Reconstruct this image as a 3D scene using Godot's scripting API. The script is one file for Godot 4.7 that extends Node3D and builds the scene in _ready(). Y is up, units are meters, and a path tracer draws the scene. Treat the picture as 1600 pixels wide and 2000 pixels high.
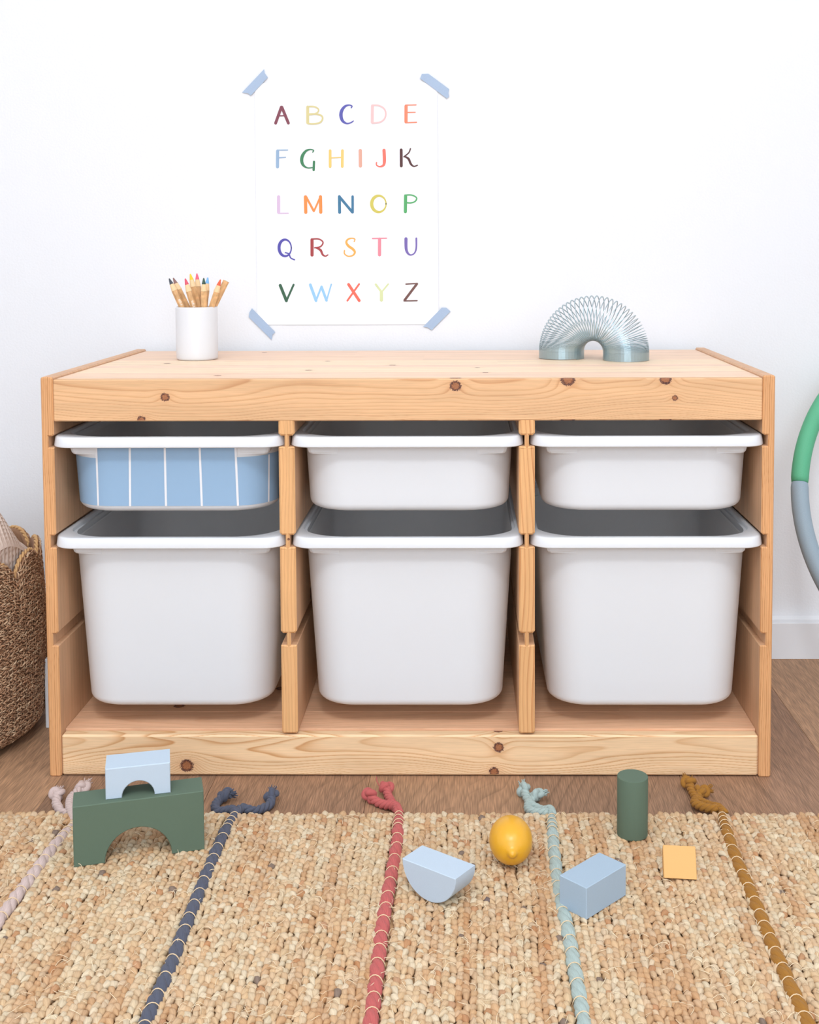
extends Node3D
# A pine storage unit with white bins against a white wall, toys on a jute rug.
# x right, y up, z towards the viewer; the unit's front plane is z = 0, the floor y = 0.

const UNSEEN_WINDOW_ENERGY := 1.12
const WALL_Z := -0.465
const UNIT_H := 0.519
const RUG_TOP := 0.013
var rng := RandomNumberGenerator.new()
var used := {}
var mats := {}

# ------------------------------------------------------------------ naming
func numbered(called: String) -> String:
	var n: int = used.get(called, 0)
	used[called] = n + 1
	return called if n == 0 else "%s_%03d" % [called, n]

func tag(o: Node, label: String, category: String, group := "", kind := "") -> void:
	if label: o.set_meta("label", label)
	if category: o.set_meta("category", category)
	if group: o.set_meta("group", group)
	if kind: o.set_meta("kind", kind)

func thing(called: String, label: String, category: String, at := Vector3.ZERO, group := "", kind := "") -> Node3D:
	var o := Node3D.new()
	o.name = numbered(called)
	add_child(o)
	o.position = at
	tag(o, label, category, group, kind)
	return o

func part(called: String, mesh: Mesh, m: Material, parent: Node, label := "") -> MeshInstance3D:
	var o := MeshInstance3D.new()
	o.name = called
	o.mesh = mesh
	if m: o.material_override = m
	parent.add_child(o, true)
	if label: o.set_meta("label", label)
	return o

# ------------------------------------------------------------------ materials
func mat(r: float, g: float, b: float, rough := 0.6, metal := 0.0) -> StandardMaterial3D:
	var m := StandardMaterial3D.new()
	m.albedo_color = Color(r / 255.0, g / 255.0, b / 255.0)
	m.roughness = rough
	m.metallic = metal
	return m

func noise_tex(freq: float, size: int, normal: bool, strength := 4.0, oct := 4, a := Color(0.86, 0.86, 0.86), b := Color.WHITE, sd := 1) -> NoiseTexture2D:
	var n := FastNoiseLite.new()
	n.seed = sd
	n.noise_type = FastNoiseLite.TYPE_SIMPLEX_SMOOTH
	n.frequency = freq
	n.fractal_octaves = oct
	var t := NoiseTexture2D.new()
	t.width = size
	t.height = size
	t.seamless = true
	t.noise = n
	if normal:
		t.as_normal_map = true
		t.bump_strength = strength
	else:
		var g := Gradient.new()
		g.set_color(0, a)
		g.set_color(1, b)
		t.color_ramp = g
	return t

func tri(m: StandardMaterial3D, scale: float) -> StandardMaterial3D:
	m.uv1_triplanar = true
	m.uv1_world_triplanar = false
	m.uv1_scale = Vector3.ONE * scale
	return m

# wood seen on a sawn face: rings round a pith that runs a little below the face, bent round knots.
# L x H metres, image row 0 is the top edge. knots: [x, y, r] in metres from the left / the bottom edge
func pine(w: int, h: int, L: float, H: float, sd: int, o: Dictionary) -> ImageTexture:
	var n := FastNoiseLite.new()
	n.seed = sd
	n.frequency = 1.0
	n.noise_type = FastNoiseLite.TYPE_SIMPLEX_SMOOTH
	n.fractal_type = FastNoiseLite.FRACTAL_NONE
	var base: Vector3 = o.get("base", Vector3(233, 187, 140))
	var dark: Vector3 = o.get("dark", Vector3(206, 150, 103))
	var sp: float = o.get("sp", 0.006)
	var pw: float = o.get("pw", 1.0)
	var d0: float = o.get("d", 0.02)
	var y0: float = o.get("y0", 0.02)
	var tilt: float = o.get("tilt", 0.0)
	var wav: float = o.get("wav", 0.004)
	var dvar: float = o.get("dvar", 0.012)
	var con: float = o.get("con", 1.0)
	var fib: float = o.get("fib", 0.03)
	var fx: float = o.get("fx", 14.0)
	var fy: float = o.get("fy", 900.0)
	var fq: float = o.get("fq", 2.2)
	var knots: Array = o.get("knots", [])
	var bands: Array = o.get("bands", [])
	var data := PackedByteArray()
	data.resize(w * h * 3)
	var strength := PackedFloat32Array()
	for i in 512:
		strength.append(0.35 + 0.65 * absf(n.get_noise_2d(i * 7.31, 3.7)) * 1.6)
	var p := 0
	var cx := PackedFloat32Array()
	var cd := PackedFloat32Array()
	var ct := PackedFloat32Array()
	for i in w:
		var x := (i + 0.5) / w * L
		cx.append(wav * n.get_noise_2d(x * fq, 11.0) + tilt * x)
		cd.append(d0 + dvar * n.get_noise_2d(x * fq * 0.6, 71.0))
		ct.append(n.get_noise_2d(x * 5.0, 90.0))
	for j in h:
		var y := (1.0 - (j + 0.5) / h) * H
		for i in w:
			var x := (i + 0.5) / w * L
			var yy := y - y0 - cx[i]
			var r := sqrt(yy * yy + cd[i] * cd[i]) + 0.0011 * n.get_noise_2d(x * 9.0, y * 60.0)
			var core := 2.0
			var halo := 0.0
			for k in knots:
				var ex: float = x - k[0]
				var ey: float = y - k[1]
				var kr: float = k[2]
				var e2 := (ex * ex) / (kr * kr * 9.0) + (ey * ey) / (kr * kr * 4.0)
				if e2 < 6.0:
					var g := exp(-e2)
					r += kr * 1.5 * g
					if k.size() == 3: halo = maxf(halo, g)
					var e := sqrt(ex * ex * 0.8 + ey * ey) / kr + 0.22 * n.get_noise_2d(x * 420.0, y * 420.0)
					if k.size() == 3: core = minf(core, e)
			var t := pow(r / sp, pw)
			var fl := floorf(t)
			var fr := t - fl
			var late := 0.0
			if fr > 0.45:
				late = (fr - 0.45) / 0.45 if fr < 0.9 else (1.0 - fr) / 0.1
				late *= late
			late *= strength[int(fl) & 511] * con
			var f := 1.0 + fib * n.get_noise_2d(x * fx, y * fy) + fib * 0.7 * n.get_noise_2d(x * 40.0, y * fy * 2.3) + 0.03 * n.get_noise_2d(x * 3.0, y * 40.0 + 7.0)
			var cr := lerpf(base.x, dark.x, late)
			var cg := lerpf(base.y, dark.y, late)
			var cb := lerpf(base.z, dark.z, late)
			if halo > 0.05:
				var q := 0.32 * halo * halo
				cr = lerpf(cr, 196.0, q)
				cg = lerpf(cg, 134.0, q)
				cb = lerpf(cb, 88.0, q)
			if core < 1.15:
				var ring := 0.5 + 0.5 * sin(core * 17.0)
				var q2 := clampf((1.15 - core) / 0.2, 0.0, 1.0)
				var edge := clampf((core - 0.62) * 3.2, 0.0, 1.0)
				cr = lerpf(cr, lerpf(150.0 + 22.0 * ring, 72.0, edge), q2)
				cg = lerpf(cg, lerpf(94.0 + 20.0 * ring, 42.0, edge), q2)
				cb = lerpf(cb, lerpf(62.0 + 14.0 * ring, 40.0, edge), q2)
			data[p] = int(clampf(cr * f, 0, 255))
			data[p + 1] = int(clampf(cg * f, 0, 255))
			data[p + 2] = int(clampf(cb * f, 0, 255))
			p += 3
	return ImageTexture.create_from_image(Image.create_from_data(w, h, false, Image.FORMAT_RGB8, data))

func wood(t: Texture2D, rough := 0.5, tint := Color.WHITE) -> StandardMaterial3D:
	var m := StandardMaterial3D.new()
	m.albedo_texture = t
	m.albedo_color = tint
	m.roughness = rough
	m.metallic_specular = 0.4
	return m

# ------------------------------------------------------------------ mesh helpers
func begin() -> SurfaceTool:
	var st := SurfaceTool.new()
	st.begin(Mesh.PRIMITIVE_TRIANGLES)
	return st

func done(st: SurfaceTool, into: ArrayMesh = null) -> ArrayMesh:
	st.generate_normals()
	return st.commit(into)

# three corners, counter-clockwise seen from outside
func tri3(st: SurfaceTool, a: Vector3, b: Vector3, c: Vector3, ua := Vector2.ZERO, ub := Vector2.ZERO, uc := Vector2.ZERO) -> void:
	st.set_uv(ua)
	st.add_vertex(a)
	st.set_uv(uc)
	st.add_vertex(c)
	st.set_uv(ub)
	st.add_vertex(b)

func quad(st: SurfaceTool, a: Vector3, b: Vector3, c: Vector3, d: Vector3, ua := Vector2.ZERO, ub := Vector2.ZERO, uc := Vector2.ZERO, ud := Vector2.ZERO) -> void:
	tri3(st, a, b, c, ua, ub, uc)
	tri3(st, a, c, d, ua, uc, ud)

# rows of points; du x dv is outward (du along the row, dv from row to row)
func grid(st: SurfaceTool, rows: Array, close_row := false, close_col := false, flip := false, ur := 1.0, vr := 1.0) -> void:
	var nr := rows.size()
	var nc: int = rows[0].size()
	for j in (nr if close_col else nr - 1):
		var ra: PackedVector3Array = rows[j]
		var rb: PackedVector3Array = rows[(j + 1) % nr]
		var v0 := float(j) / (nr - 1) * vr
		var v1 := float(j + 1) / (nr - 1) * vr
		for i in (nc if close_row else nc - 1):
			var k := (i + 1) % nc
			var u0 := float(i) / nc * ur
			var u1 := float(i + 1) / nc * ur
			if flip:
				quad(st, ra[i], rb[i], rb[k], ra[k], Vector2(u0, v0), Vector2(u0, v1), Vector2(u1, v1), Vector2(u1, v0))
			else:
				quad(st, ra[i], ra[k], rb[k], rb[i], Vector2(u0, v0), Vector2(u1, v0), Vector2(u1, v1), Vector2(u0, v1))

func fan(st: SurfaceTool, ring: PackedVector3Array, flip := false) -> void:
	var c := Vector3.ZERO
	for q in ring: c += q
	c /= ring.size()
	for i in ring.size():
		var k := (i + 1) % ring.size()
		if flip: tri3(st, c, ring[k], ring[i])
		else: tri3(st, c, ring[i], ring[k])

# a box with chamfered edges. g: axis along the grain; tl: metres of texture (along, across); off shifts it
func bev_box(st: SurfaceTool, mn: Vector3, mx: Vector3, bv: float, g := 0, tl := Vector2.ONE, off := Vector2.ZERO) -> void:
	st.set_smooth_group(-1)
	var c := (mn + mx) / 2.0
	var pts := {}
	for sx in [-1, 1]:
		for sy in [-1, 1]:
			for sz in [-1, 1]:
				for ax in 3:
					var s := Vector3(sx, sy, sz)
					var q := c + (mx - mn) / 2.0 * s
					for b in 3:
						if b != ax: q[b] -= s[b] * bv
					pts[[sx, sy, sz, ax]] = q
	var uv := func(q: Vector3, ax: int) -> Vector2:
		var gg := g
		if ax == g: gg = (g + 1) % 3
		var o := 3 - ax - gg
		return Vector2((q[gg] - mn[gg] + off.x) / tl.x, (mx[o] - q[o] + off.y) / tl.y)
	var face := func(ks: Array, ax: int) -> void:
		var n := Vector3.ZERO
		var v := []
		for k in ks: v.append(pts[k])
		var nn: Vector3 = (v[1] - v[0]).cross(v[2] - v[0])
		for q in v: n += q - c
		if nn.dot(n) < 0.0: v.reverse()
		if v.size() == 3: tri3(st, v[0], v[1], v[2], uv.call(v[0], ax), uv.call(v[1], ax), uv.call(v[2], ax))
		else: quad(st, v[0], v[1], v[2], v[3], uv.call(v[0], ax), uv.call(v[1], ax), uv.call(v[2], ax), uv.call(v[3], ax))
	for ax in 3:
		var b1 := (ax + 1) % 3
		var b2 := (ax + 2) % 3
		for s in [-1, 1]:
			var ks := []
			for q in [[-1, -1], [1, -1], [1, 1], [-1, 1]]:
				var t := [0, 0, 0]
				t[ax] = s
				t[b1] = q[0]
				t[b2] = q[1]
				ks.append([t[0], t[1], t[2], ax])
			face.call(ks, ax)
		# edges along ax
		if bv > 0.0:
			for q in [[-1, -1], [1, -1], [1, 1], [-1, 1]]:
				var ks := []
				for e in [[-1, b1], [1, b1], [1, b2], [-1, b2]]:
					var t := [0, 0, 0]
					t[ax] = e[0]
					t[b1] = q[0]
					t[b2] = q[1]
					ks.append([t[0], t[1], t[2], e[1]])
				face.call(ks, b1)
	if bv > 0.0:
		for sx in [-1, 1]:
			for sy in [-1, 1]:
				for sz in [-1, 1]:
					face.call([[sx, sy, sz, 0], [sx, sy, sz, 1], [sx, sy, sz, 2]], 1)

func box_mesh(mn: Vector3, mx: Vector3, bv := 0.001, g := 0, tl := Vector2.ONE, off := Vector2.ZERO) -> ArrayMesh:
	var st := begin()
	bev_box(st, mn, mx, bv, g, tl, off)
	return done(st)

func inset(poly: PackedVector2Array, b: float) -> PackedVector2Array:
	var out := PackedVector2Array()
	var n := poly.size()
	for i in n:
		var e1 := (poly[i] - poly[(i + n - 1) % n]).normalized()
		var e2 := (poly[(i + 1) % n] - poly[i]).normalized()
		var n1 := Vector2(-e1.y, e1.x)
		var n2 := Vector2(-e2.y, e2.x)
		var m := n1 + n2
		out.append(poly[i] + m * (b / maxf(0.3, 1.0 + n1.dot(n2))))
	return out

# extrude a counter-clockwise outline (x, y) from z0 to z1; caps to cap, walls to wall (surface tools)
func extrude(cap: SurfaceTool, wall: SurfaceTool, poly: PackedVector2Array, z0: float, z1: float, bv: float, tl := Vector2.ONE, ctl := Vector2.ONE, vertical := true, org := Vector2.ZERO, smooth_walls := false) -> void:
	var n := poly.size()
	var ins := inset(poly, bv) if bv > 0.0 else poly
	var idx := Geometry2D.triangulate_polygon(ins)
	cap.set_smooth_group(-1)
	var cuv := func(q: Vector2) -> Vector2:
		var d := q - org
		return Vector2(d.y / ctl.x, d.x / ctl.y) if vertical else Vector2(d.x / ctl.x, 1.0 - d.y / ctl.y)
	for i in range(0, idx.size(), 3):
		var a := ins[idx[i]]
		var b := ins[idx[i + 1]]
		var c := ins[idx[i + 2]]
		if (b - a).cross(c - a) < 0.0:
			var t := b
			b = c
			c = t
		tri3(cap, Vector3(a.x, a.y, z1), Vector3(b.x, b.y, z1), Vector3(c.x, c.y, z1), cuv.call(a), cuv.call(b), cuv.call(c))
		tri3(cap, Vector3(a.x, a.y, z0), Vector3(c.x, c.y, z0), Vector3(b.x, b.y, z0), cuv.call(a), cuv.call(c), cuv.call(b))
	for i in n:
		var k := (i + 1) % n
		var p := poly[i]
		var q := poly[k]
		var pi_ := ins[i]
		var qi := ins[k]
		if bv > 0.0:
			quad(cap, Vector3(p.x, p.y, z1 - bv), Vector3(q.x, q.y, z1 - bv), Vector3(qi.x, qi.y, z1), Vector3(pi_.x, pi_.y, z1), cuv.call(p), cuv.call(q), cuv.call(qi), cuv.call(pi_))
			quad(cap, Vector3(pi_.x, pi_.y, z0), Vector3(qi.x, qi.y, z0), Vector3(q.x, q.y, z0 + bv), Vector3(p.x, p.y, z0 + bv), cuv.call(pi_), cuv.call(qi), cuv.call(q), cuv.call(p))
		wall.set_smooth_group(1 if smooth_walls else -1)
		var up := absf(q.y - p.y) >= absf(q.x - p.x)
		var ua := Vector2((p.y if up else p.x) / tl.x, -z0 / tl.y)
		var ub := Vector2((q.y if up else q.x) / tl.x, -z0 / tl.y)
		var uc := Vector2(ub.x, -z1 / tl.y)
		var ud := Vector2(ua.x, -z1 / tl.y)
		quad(wall, Vector3(p.x, p.y, z0 + bv), Vector3(q.x, q.y, z0 + bv), Vector3(q.x, q.y, z1 - bv), Vector3(p.x, p.y, z1 - bv), ua, ub, uc, ud)
		wall.set_smooth_group(-1)

func prism(poly: PackedVector2Array, z0: float, z1: float, bv: float) -> ArrayMesh:
	var st := begin()
	extrude(st, st, poly, z0, z1, bv)
	return done(st)

# a tube along points; radius(t) optional; flat squashes it in y
func tube(st: SurfaceTool, pts: PackedVector3Array, rad: float, sides := 8, radii := PackedFloat32Array(), caps := true, closed := false) -> void:
	var n := pts.size()
	var rows := []
	var up := Vector3(0.137, 0.95, 0.21).normalized()
	for i in n:
		var a := pts[(i + n - 1) % n] if closed else pts[maxi(i - 1, 0)]
		var b := pts[(i + 1) % n] if closed else pts[mini(i + 1, n - 1)]
		var t := (b - a).normalized()
		var s := t.cross(up)
		if s.length() < 0.1: s = t.cross(Vector3.RIGHT)
		s = s.normalized()
		up = s.cross(t).normalized()
		var row := PackedVector3Array()
		var r := radii[i] if radii.size() else rad
		for k in sides:
			var an := TAU * k / sides
			row.append(pts[i] + (s * cos(an) + up * sin(an)) * r)
		rows.append(row)
	st.set_smooth_group(1)
	grid(st, rows, true, closed, false, 1.0, n * 0.25)
	if caps and not closed:
		fan(st, rows[0], true)
		fan(st, rows[n - 1])

func spline(ctrl: Array, step: int) -> PackedVector3Array:
	var out := PackedVector3Array()
	var n := ctrl.size()
	for i in n - 1:
		var p0: Vector3 = ctrl[maxi(i - 1, 0)]
		var p1: Vector3 = ctrl[i]
		var p2: Vector3 = ctrl[i + 1]
		var p3: Vector3 = ctrl[mini(i + 2, n - 1)]
		for k in step:
			out.append(p1.cubic_interpolate(p2, p0, p3, float(k) / step))
	out.append(ctrl[n - 1])
	return out

func lathe(st: SurfaceTool, prof: Array, sides: int, c := Vector3.ZERO) -> void:
	var rows := []
	for q in prof:
		var row := PackedVector3Array()
		for i in sides:
			var a := -TAU * i / sides
			row.append(c + Vector3(q.x * cos(a), q.y, q.x * sin(a)))
		rows.append(row)
	st.set_smooth_group(1)
	grid(st, rows, true)

# ------------------------------------------------------------------ scene
func _ready() -> void:
	rng.seed = 77
	# camera: a shifted lens, as fitted to the unit's edges
	var cam := Camera3D.new()
	cam.name = "camera"
	add_child(cam)
	cam.transform = Transform3D(Basis(Vector3(0.999943898, -0.003602701, -0.009961003), Vector3(0.003014658, 0.998286845, -0.0584319), Vector3(0.010154451, 0.058398592, 0.9982417)), Vector3(0.074887, 0.674052, 1.484484))
	cam.set_frustum(0.0433776, Vector2(-0.00187384, -0.00803975), 0.05, 30.0)
	cam.current = true
	var we := WorldEnvironment.new()
	we.name = "environment"
	var env := Environment.new()
	env.background_mode = Environment.BG_COLOR
	env.background_color = Color(0.8, 0.86, 0.95)
	env.tonemap_mode = Environment.TONE_MAPPER_LINEAR
	env.tonemap_exposure = 3.2
	env.sdfgi_enabled = true
	env.ssao_enabled = true
	env.ssil_enabled = true
	we.environment = env
	add_child(we)
	unseen_ceiling_light(Vector3(-0.95, 2.58, 1.5), Vector2(1.2, 1.7), 0.32, "unseen wide ceiling panel lamp on the basket side of the room")
	unseen_ceiling_light(Vector3(0.95, 2.58, 1.5), Vector2(1.2, 1.7), 0.26, "unseen wide ceiling panel lamp on the hoop side of the room")
	unseen_ceiling_light(Vector3(0.0, 2.58, 1.9), Vector2(0.42, 0.42), 0.82, "unseen small square ceiling panel lamp between the two wide ones")  # out of view, set high in front to cast the bin rim shadows
	build_textures()
	build_room()
	build_unit()
	build_bins()
	build_rug()
	build_blocks()
	build_basket()
	build_hoop()
	build_poster()
	build_cup()
	build_spring()

func unseen_ceiling_light(at: Vector3, size: Vector2, energy: float, label: String) -> void:  # panel lamps out of view, placed to light wall, unit and rug from above
	var t := thing("unseen_ceiling_light", label, "lamp", at)
	part("frame", box_mesh(Vector3(-size.x / 2 - 0.02, -0.01, -size.y / 2 - 0.02), Vector3(size.x / 2 + 0.02, 0.02, size.y / 2 + 0.02), 0.003), mat(240, 240, 240), t)
	var glow := mat(250, 250, 250)
	glow.emission_enabled = true
	glow.emission = Color.WHITE
	glow.emission_energy_multiplier = 0.35
	part("diffuser", box_mesh(Vector3(-size.x / 2, -0.014, -size.y / 2), Vector3(size.x / 2, -0.0105, size.y / 2), 0.001), glow, t)
	var l := AreaLight3D.new()
	l.name = "unseen_panel_glow"
	l.area_size = size
	l.light_energy = energy
	l.light_color = Color(0.955, 0.98, 1.0)
	l.area_range = 12.0
	l.shadow_enabled = true
	t.add_child(l)
	l.position = Vector3(0, -0.03, 0)
	l.rotation.x = -PI / 2

func build_textures() -> void:
	mats.apron = wood(pine(1600, 100, 0.9, 0.0545, 3, {"sp": 0.018, "pw": 2.0, "d": 0.012, "y0": 0.062, "dvar": 0.018, "wav": 0.014, "fq": 3.2, "con": 0.95, "base": Vector3(224, 180, 136), "dark": Vector3(198, 144, 100), "knots": [[0.1425, 0.032, 0.0048], [0.112, 0.003, 0.0045], [0.511, 0.0455, 0.006], [0.653, 0.0535, 0.0075], [0.776, 0.0535, 0.0062], [0.788, 0.0295, 0.0033]]}), 0.5)
	mats.rail = wood(pine(1600, 92, 0.9, 0.0515, 8, {"sp": 0.0125, "pw": 2.0, "d": 0.010, "y0": 0.040, "dvar": 0.016, "wav": 0.014, "fq": 3.0, "con": 1.05, "base": Vector3(238, 202, 160), "dark": Vector3(208, 155, 106), "knots": [[0.162, 0.0135, 0.007], [0.565, 0.0365, 0.0055], [0.559, 0.006, 0.0052]]}), 0.5)
	mats.edge = wood(pine(1024, 32, 0.52, 0.0155, 12, {"sp": 0.0027, "d": 0.004, "y0": -0.05, "dvar": 0.004, "wav": 0.005, "con": 1.7, "base": Vector3(221, 166, 116), "dark": Vector3(190, 130, 82)}), 0.5)
	mats.post = wood(pine(1024, 44, 0.52, 0.0205, 17, {"sp": 0.0042, "d": 0.01, "y0": -0.02, "dvar": 0.02, "wav": 0.012, "con": 0.9, "base": Vector3(230, 178, 124), "dark": Vector3(206, 146, 96), "knots": [[0.022, 0.012, 0.0032], [0.31, 0.009, 0.0013]]}), 0.5)
	mats.post_b = wood(pine(1024, 44, 0.52, 0.0205, 29, {"sp": 0.0058, "d": 0.01, "y0": -0.015, "dvar": 0.02, "wav": 0.012, "con": 1.3, "base": Vector3(228, 176, 122), "dark": Vector3(198, 134, 84)}), 0.5)
	mats.side = wood(pine(640, 480, 0.52, 0.44, 21, {"sp": 0.011, "d": 0.05, "y0": 0.2, "dvar": 0.05, "wav": 0.02, "con": 0.6, "base": Vector3(214, 169, 132), "dark": Vector3(190, 144, 108), "knots": [[0.2, 0.3, 0.007], [0.3, 0.33, 0.006]]}), 0.5)
	var pale: Array = [Vector3(238, 204, 176), Vector3(244, 216, 184), Vector3(240, 206, 180)]
	for k in 3:
		mats["stave_%d" % k] = wood(pine(1024, 64, 0.9, 0.08, 40 + k, {"sp": 0.009, "d": 0.03, "y0": 0.03, "dvar": 0.03, "wav": 0.02, "con": 0.5, "base": pale[k], "dark": pale[k] * Vector3(0.93, 0.86, 0.8), "knots": [[0.2 + 0.22 * k, 0.05, 0.004], [0.55 + 0.1 * k, 0.02, 0.003]]}), 0.5)
	for k in 2:
		mats["shelf_%d" % k] = wood(pine(1024, 64, 0.9, 0.08, 52 + k, {"sp": 0.007, "d": 0.03, "y0": 0.03, "dvar": 0.03, "wav": 0.02, "con": 0.6, "base": Vector3(232, 184, 148), "dark": Vector3(214, 158, 120), "knots": [[0.3 + 0.3 * k, 0.05, 0.006]]}), 0.5)
	var oak: Array = [Vector3(166, 129, 100), Vector3(152, 117, 92), Vector3(174, 136, 105), Vector3(147, 115, 92)]
	for k in 4:
		mats["oak_%d" % k] = wood(pine(1300, 420, 1.2, 0.2, 60 + k, {"sp": 0.016, "d": 0.03, "y0": 0.1, "dvar": 0.05, "wav": 0.05, "con": 0.75, "fib": 0.15, "fx": 24.0, "fy": 640.0, "base": oak[k], "dark": oak[k] * 0.8, "knots": [[0.785 - 0.19 * k, 0.13 - 0.03 * k, 0.016, 0.0], [0.2 + 0.2 * k, 0.05, 0.009, 0.0]]}), 0.55)
	mats.white = mat(228, 230, 234, 0.38)
	mats.plastic = mat(242, 244, 248, 0.38)
	mats.plastic.backlight_enabled = true
	mats.plastic.backlight = Color(0.62, 0.6, 0.56)
	mats.wall = mat(235, 236, 239, 0.9)
	mats.wall.normal_enabled = true
	mats.wall.normal_texture = noise_tex(0.035, 512, true, 3.0, 4)
	mats.wall.normal_scale = 0.3
	mats.wall.uv1_triplanar = true
	mats.wall.uv1_world_triplanar = true
	mats.wall.uv1_scale = Vector3.ONE * 11.0
	mats.paint = mat(236, 237, 240, 0.5)

func struct_box(called: String, mn: Vector3, mx: Vector3, m: Material, label: String, cat: String) -> void:
	var o := part(numbered(called), box_mesh(mn, mx, 0.0), m, self)
	tag(o, label, cat, "", "structure")

func build_room() -> void:
	struct_box("wall_back", Vector3(-2.3, -0.1, WALL_Z - 0.12), Vector3(2.3, 2.72, WALL_Z), mats.wall, "plain white plastered wall behind the pine unit", "wall")
	struct_box("wall_left", Vector3(-2.3, -0.1, WALL_Z), Vector3(-2.18, 2.72, 3.6), mats.wall, "unseen white side wall beyond the basket", "wall")  # side walls, front wall and ceiling are out of view and bounce light back
	struct_box("wall_right", Vector3(2.18, -0.1, WALL_Z), Vector3(2.3, 2.72, 3.6), mats.wall, "unseen white side wall beyond the hoop", "wall")
	struct_box("wall_front", Vector3(-2.3, -0.1, 3.6), Vector3(2.3, 2.72, 3.72), mats.wall, "unseen white wall across the room, behind the unseen wide window", "wall")
	var wn := thing("window_1", "unseen wide window across the room, lighting the front of the unit", "window", Vector3(0.15, 1.4, 3.585), "", "structure")  # window out of view, placed to light faces turned to the viewer
	var wf := begin()
	for q in [[Vector3(-1.25, -1.05, -0.02), Vector3(1.25, -0.99, 0.015)], [Vector3(-1.25, 0.99, -0.02), Vector3(1.25, 1.05, 0.015)], [Vector3(-1.25, -0.99, -0.02), Vector3(-1.19, 0.99, 0.015)], [Vector3(1.19, -0.99, -0.02), Vector3(1.25, 0.99, 0.015)]]:
		bev_box(wf, q[0], q[1], 0.002)
	part("unseen_window_frame", done(wf), mats.paint, wn)
	var gl := mat(250, 250, 250)
	gl.emission_enabled = true
	gl.emission = Color(0.85, 0.93, 1.0)
	gl.emission_energy_multiplier = 0.3
	part("unseen_window_pane", box_mesh(Vector3(-1.19, -0.99, 0.0), Vector3(1.19, 0.99, 0.006), 0.0), gl, wn)
	var dl := AreaLight3D.new()  # light of the unseen window, brightens bin fronts and the lower wall
	dl.name = "unseen_window_light"
	dl.area_size = Vector2(2.36, 1.96)
	dl.light_energy = UNSEEN_WINDOW_ENERGY
	dl.light_color = Color(0.9, 0.955, 1.0)
	dl.area_range = 12.0
	dl.shadow_enabled = true
	wn.add_child(dl)
	dl.position = Vector3(0, 0, -0.03)
	struct_box("ceiling", Vector3(-2.3, 2.6, WALL_Z), Vector3(2.3, 2.72, 3.6), mats.paint, "unseen white ceiling that carries the unseen panel lamps", "ceiling")
	# skirting board with a caulked top
	var st := begin()
	extrude(st, st, PackedVector2Array([Vector2(WALL_Z, 0), Vector2(-0.4435, 0), Vector2(-0.4435, 0.0595), Vector2(-0.445, 0.0605), Vector2(-0.458, 0.0615), Vector2(WALL_Z, 0.066)]), -2.18, 2.18, 0.0)
	var bb := part("baseboard_back", done(st), mats.paint, self)
	# profile lies in (z, y): turn it so that it runs along x
	bb.transform = Transform3D(Basis(Vector3(0, 0, 1), Vector3(0, 1, 0), Vector3(-1, 0, 0)), Vector3.ZERO)
	tag(bb, "low white skirting board along the foot of the wall", "skirting board", "", "structure")
	# floor: laminate planks running towards the viewer
	var fl := thing("floor", "brown oak laminate floor of long planks", "floor", Vector3.ZERO, "", "structure")
	part("subfloor", box_mesh(Vector3(-2.3, -0.1, WALL_Z), Vector3(2.3, -0.009, 3.6), 0.0), mat(70, 55, 45), fl)
	var k := 0
	for i in range(-11, 12):
		var x0 := -0.05 + 0.1995 * i
		var k0 := true
		var z := WALL_Z - 0.43 * float(posmod(i * 5 + 33, 3))
		while z < 3.6:
			var za := maxf(z, WALL_Z)
			var zb := minf(z + 1.2, 3.6)
			if zb - za > 0.02:
				var vi: int = ([0, 2, 1, 0, 3, 1, 2, 0, 1, 3] as Array)[posmod(i * 3 + k * 7 + 40, 10)]
				if i == 0 and k0: vi = 0
				k0 = false
				part("plank", box_mesh(Vector3(x0, -0.009, za), Vector3(x0 + 0.1992, 0, zb), 0.0004, 2, Vector2(1.2, 0.2), Vector2(0.13 * ((i + 30) % 7), 0)), mats["oak_%d" % vi], fl)
			z += 1.2
			k += 1

# ------------------------------------------------------------------ shelf unit
const GROOVES := [[0.1724, 0.1879], [0.2998, 0.3155], [0.429, 0.4433]]

func panel_outline(x_in: float, x_out: float) -> PackedVector2Array:
	# a side panel: grooves on the x_in side. Returned counter-clockwise
	var s := signf(x_out - x_in)
	var p := PackedVector2Array()
	var b := 0.0018
	p.append(Vector2(x_in + s * b, 0))
	p.append(Vector2(x_in, b))
	for g in GROOVES:
		p.append(Vector2(x_in, g[0] - 0.0012))
		p.append(Vector2(x_in + s * 0.0012, g[0]))
		p.append(Vector2(x_in + s * 0.0072, g[0]))
		p.append(Vector2(x_in + s * 0.0072, g[1]))
		p.append(Vector2(x_in + s * 0.0025, g[1]))
		p.append(Vector2(x_in, g[1] + 0.0025))
	p.append(Vector2(x_in, UNIT_H - b))
	p.append(Vector2(x_in + s * b, UNIT_H))
	p.append(Vector2(x_out - s * b, UNIT_H))
	p.append(Vector2(x_out, UNIT_H - b))
	p.append(Vector2(x_out, b))
	p.append(Vector2(x_out - s * b, 0))
	if Geometry2D.is_polygon_clockwise(p): p.reverse()
	return p

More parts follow.
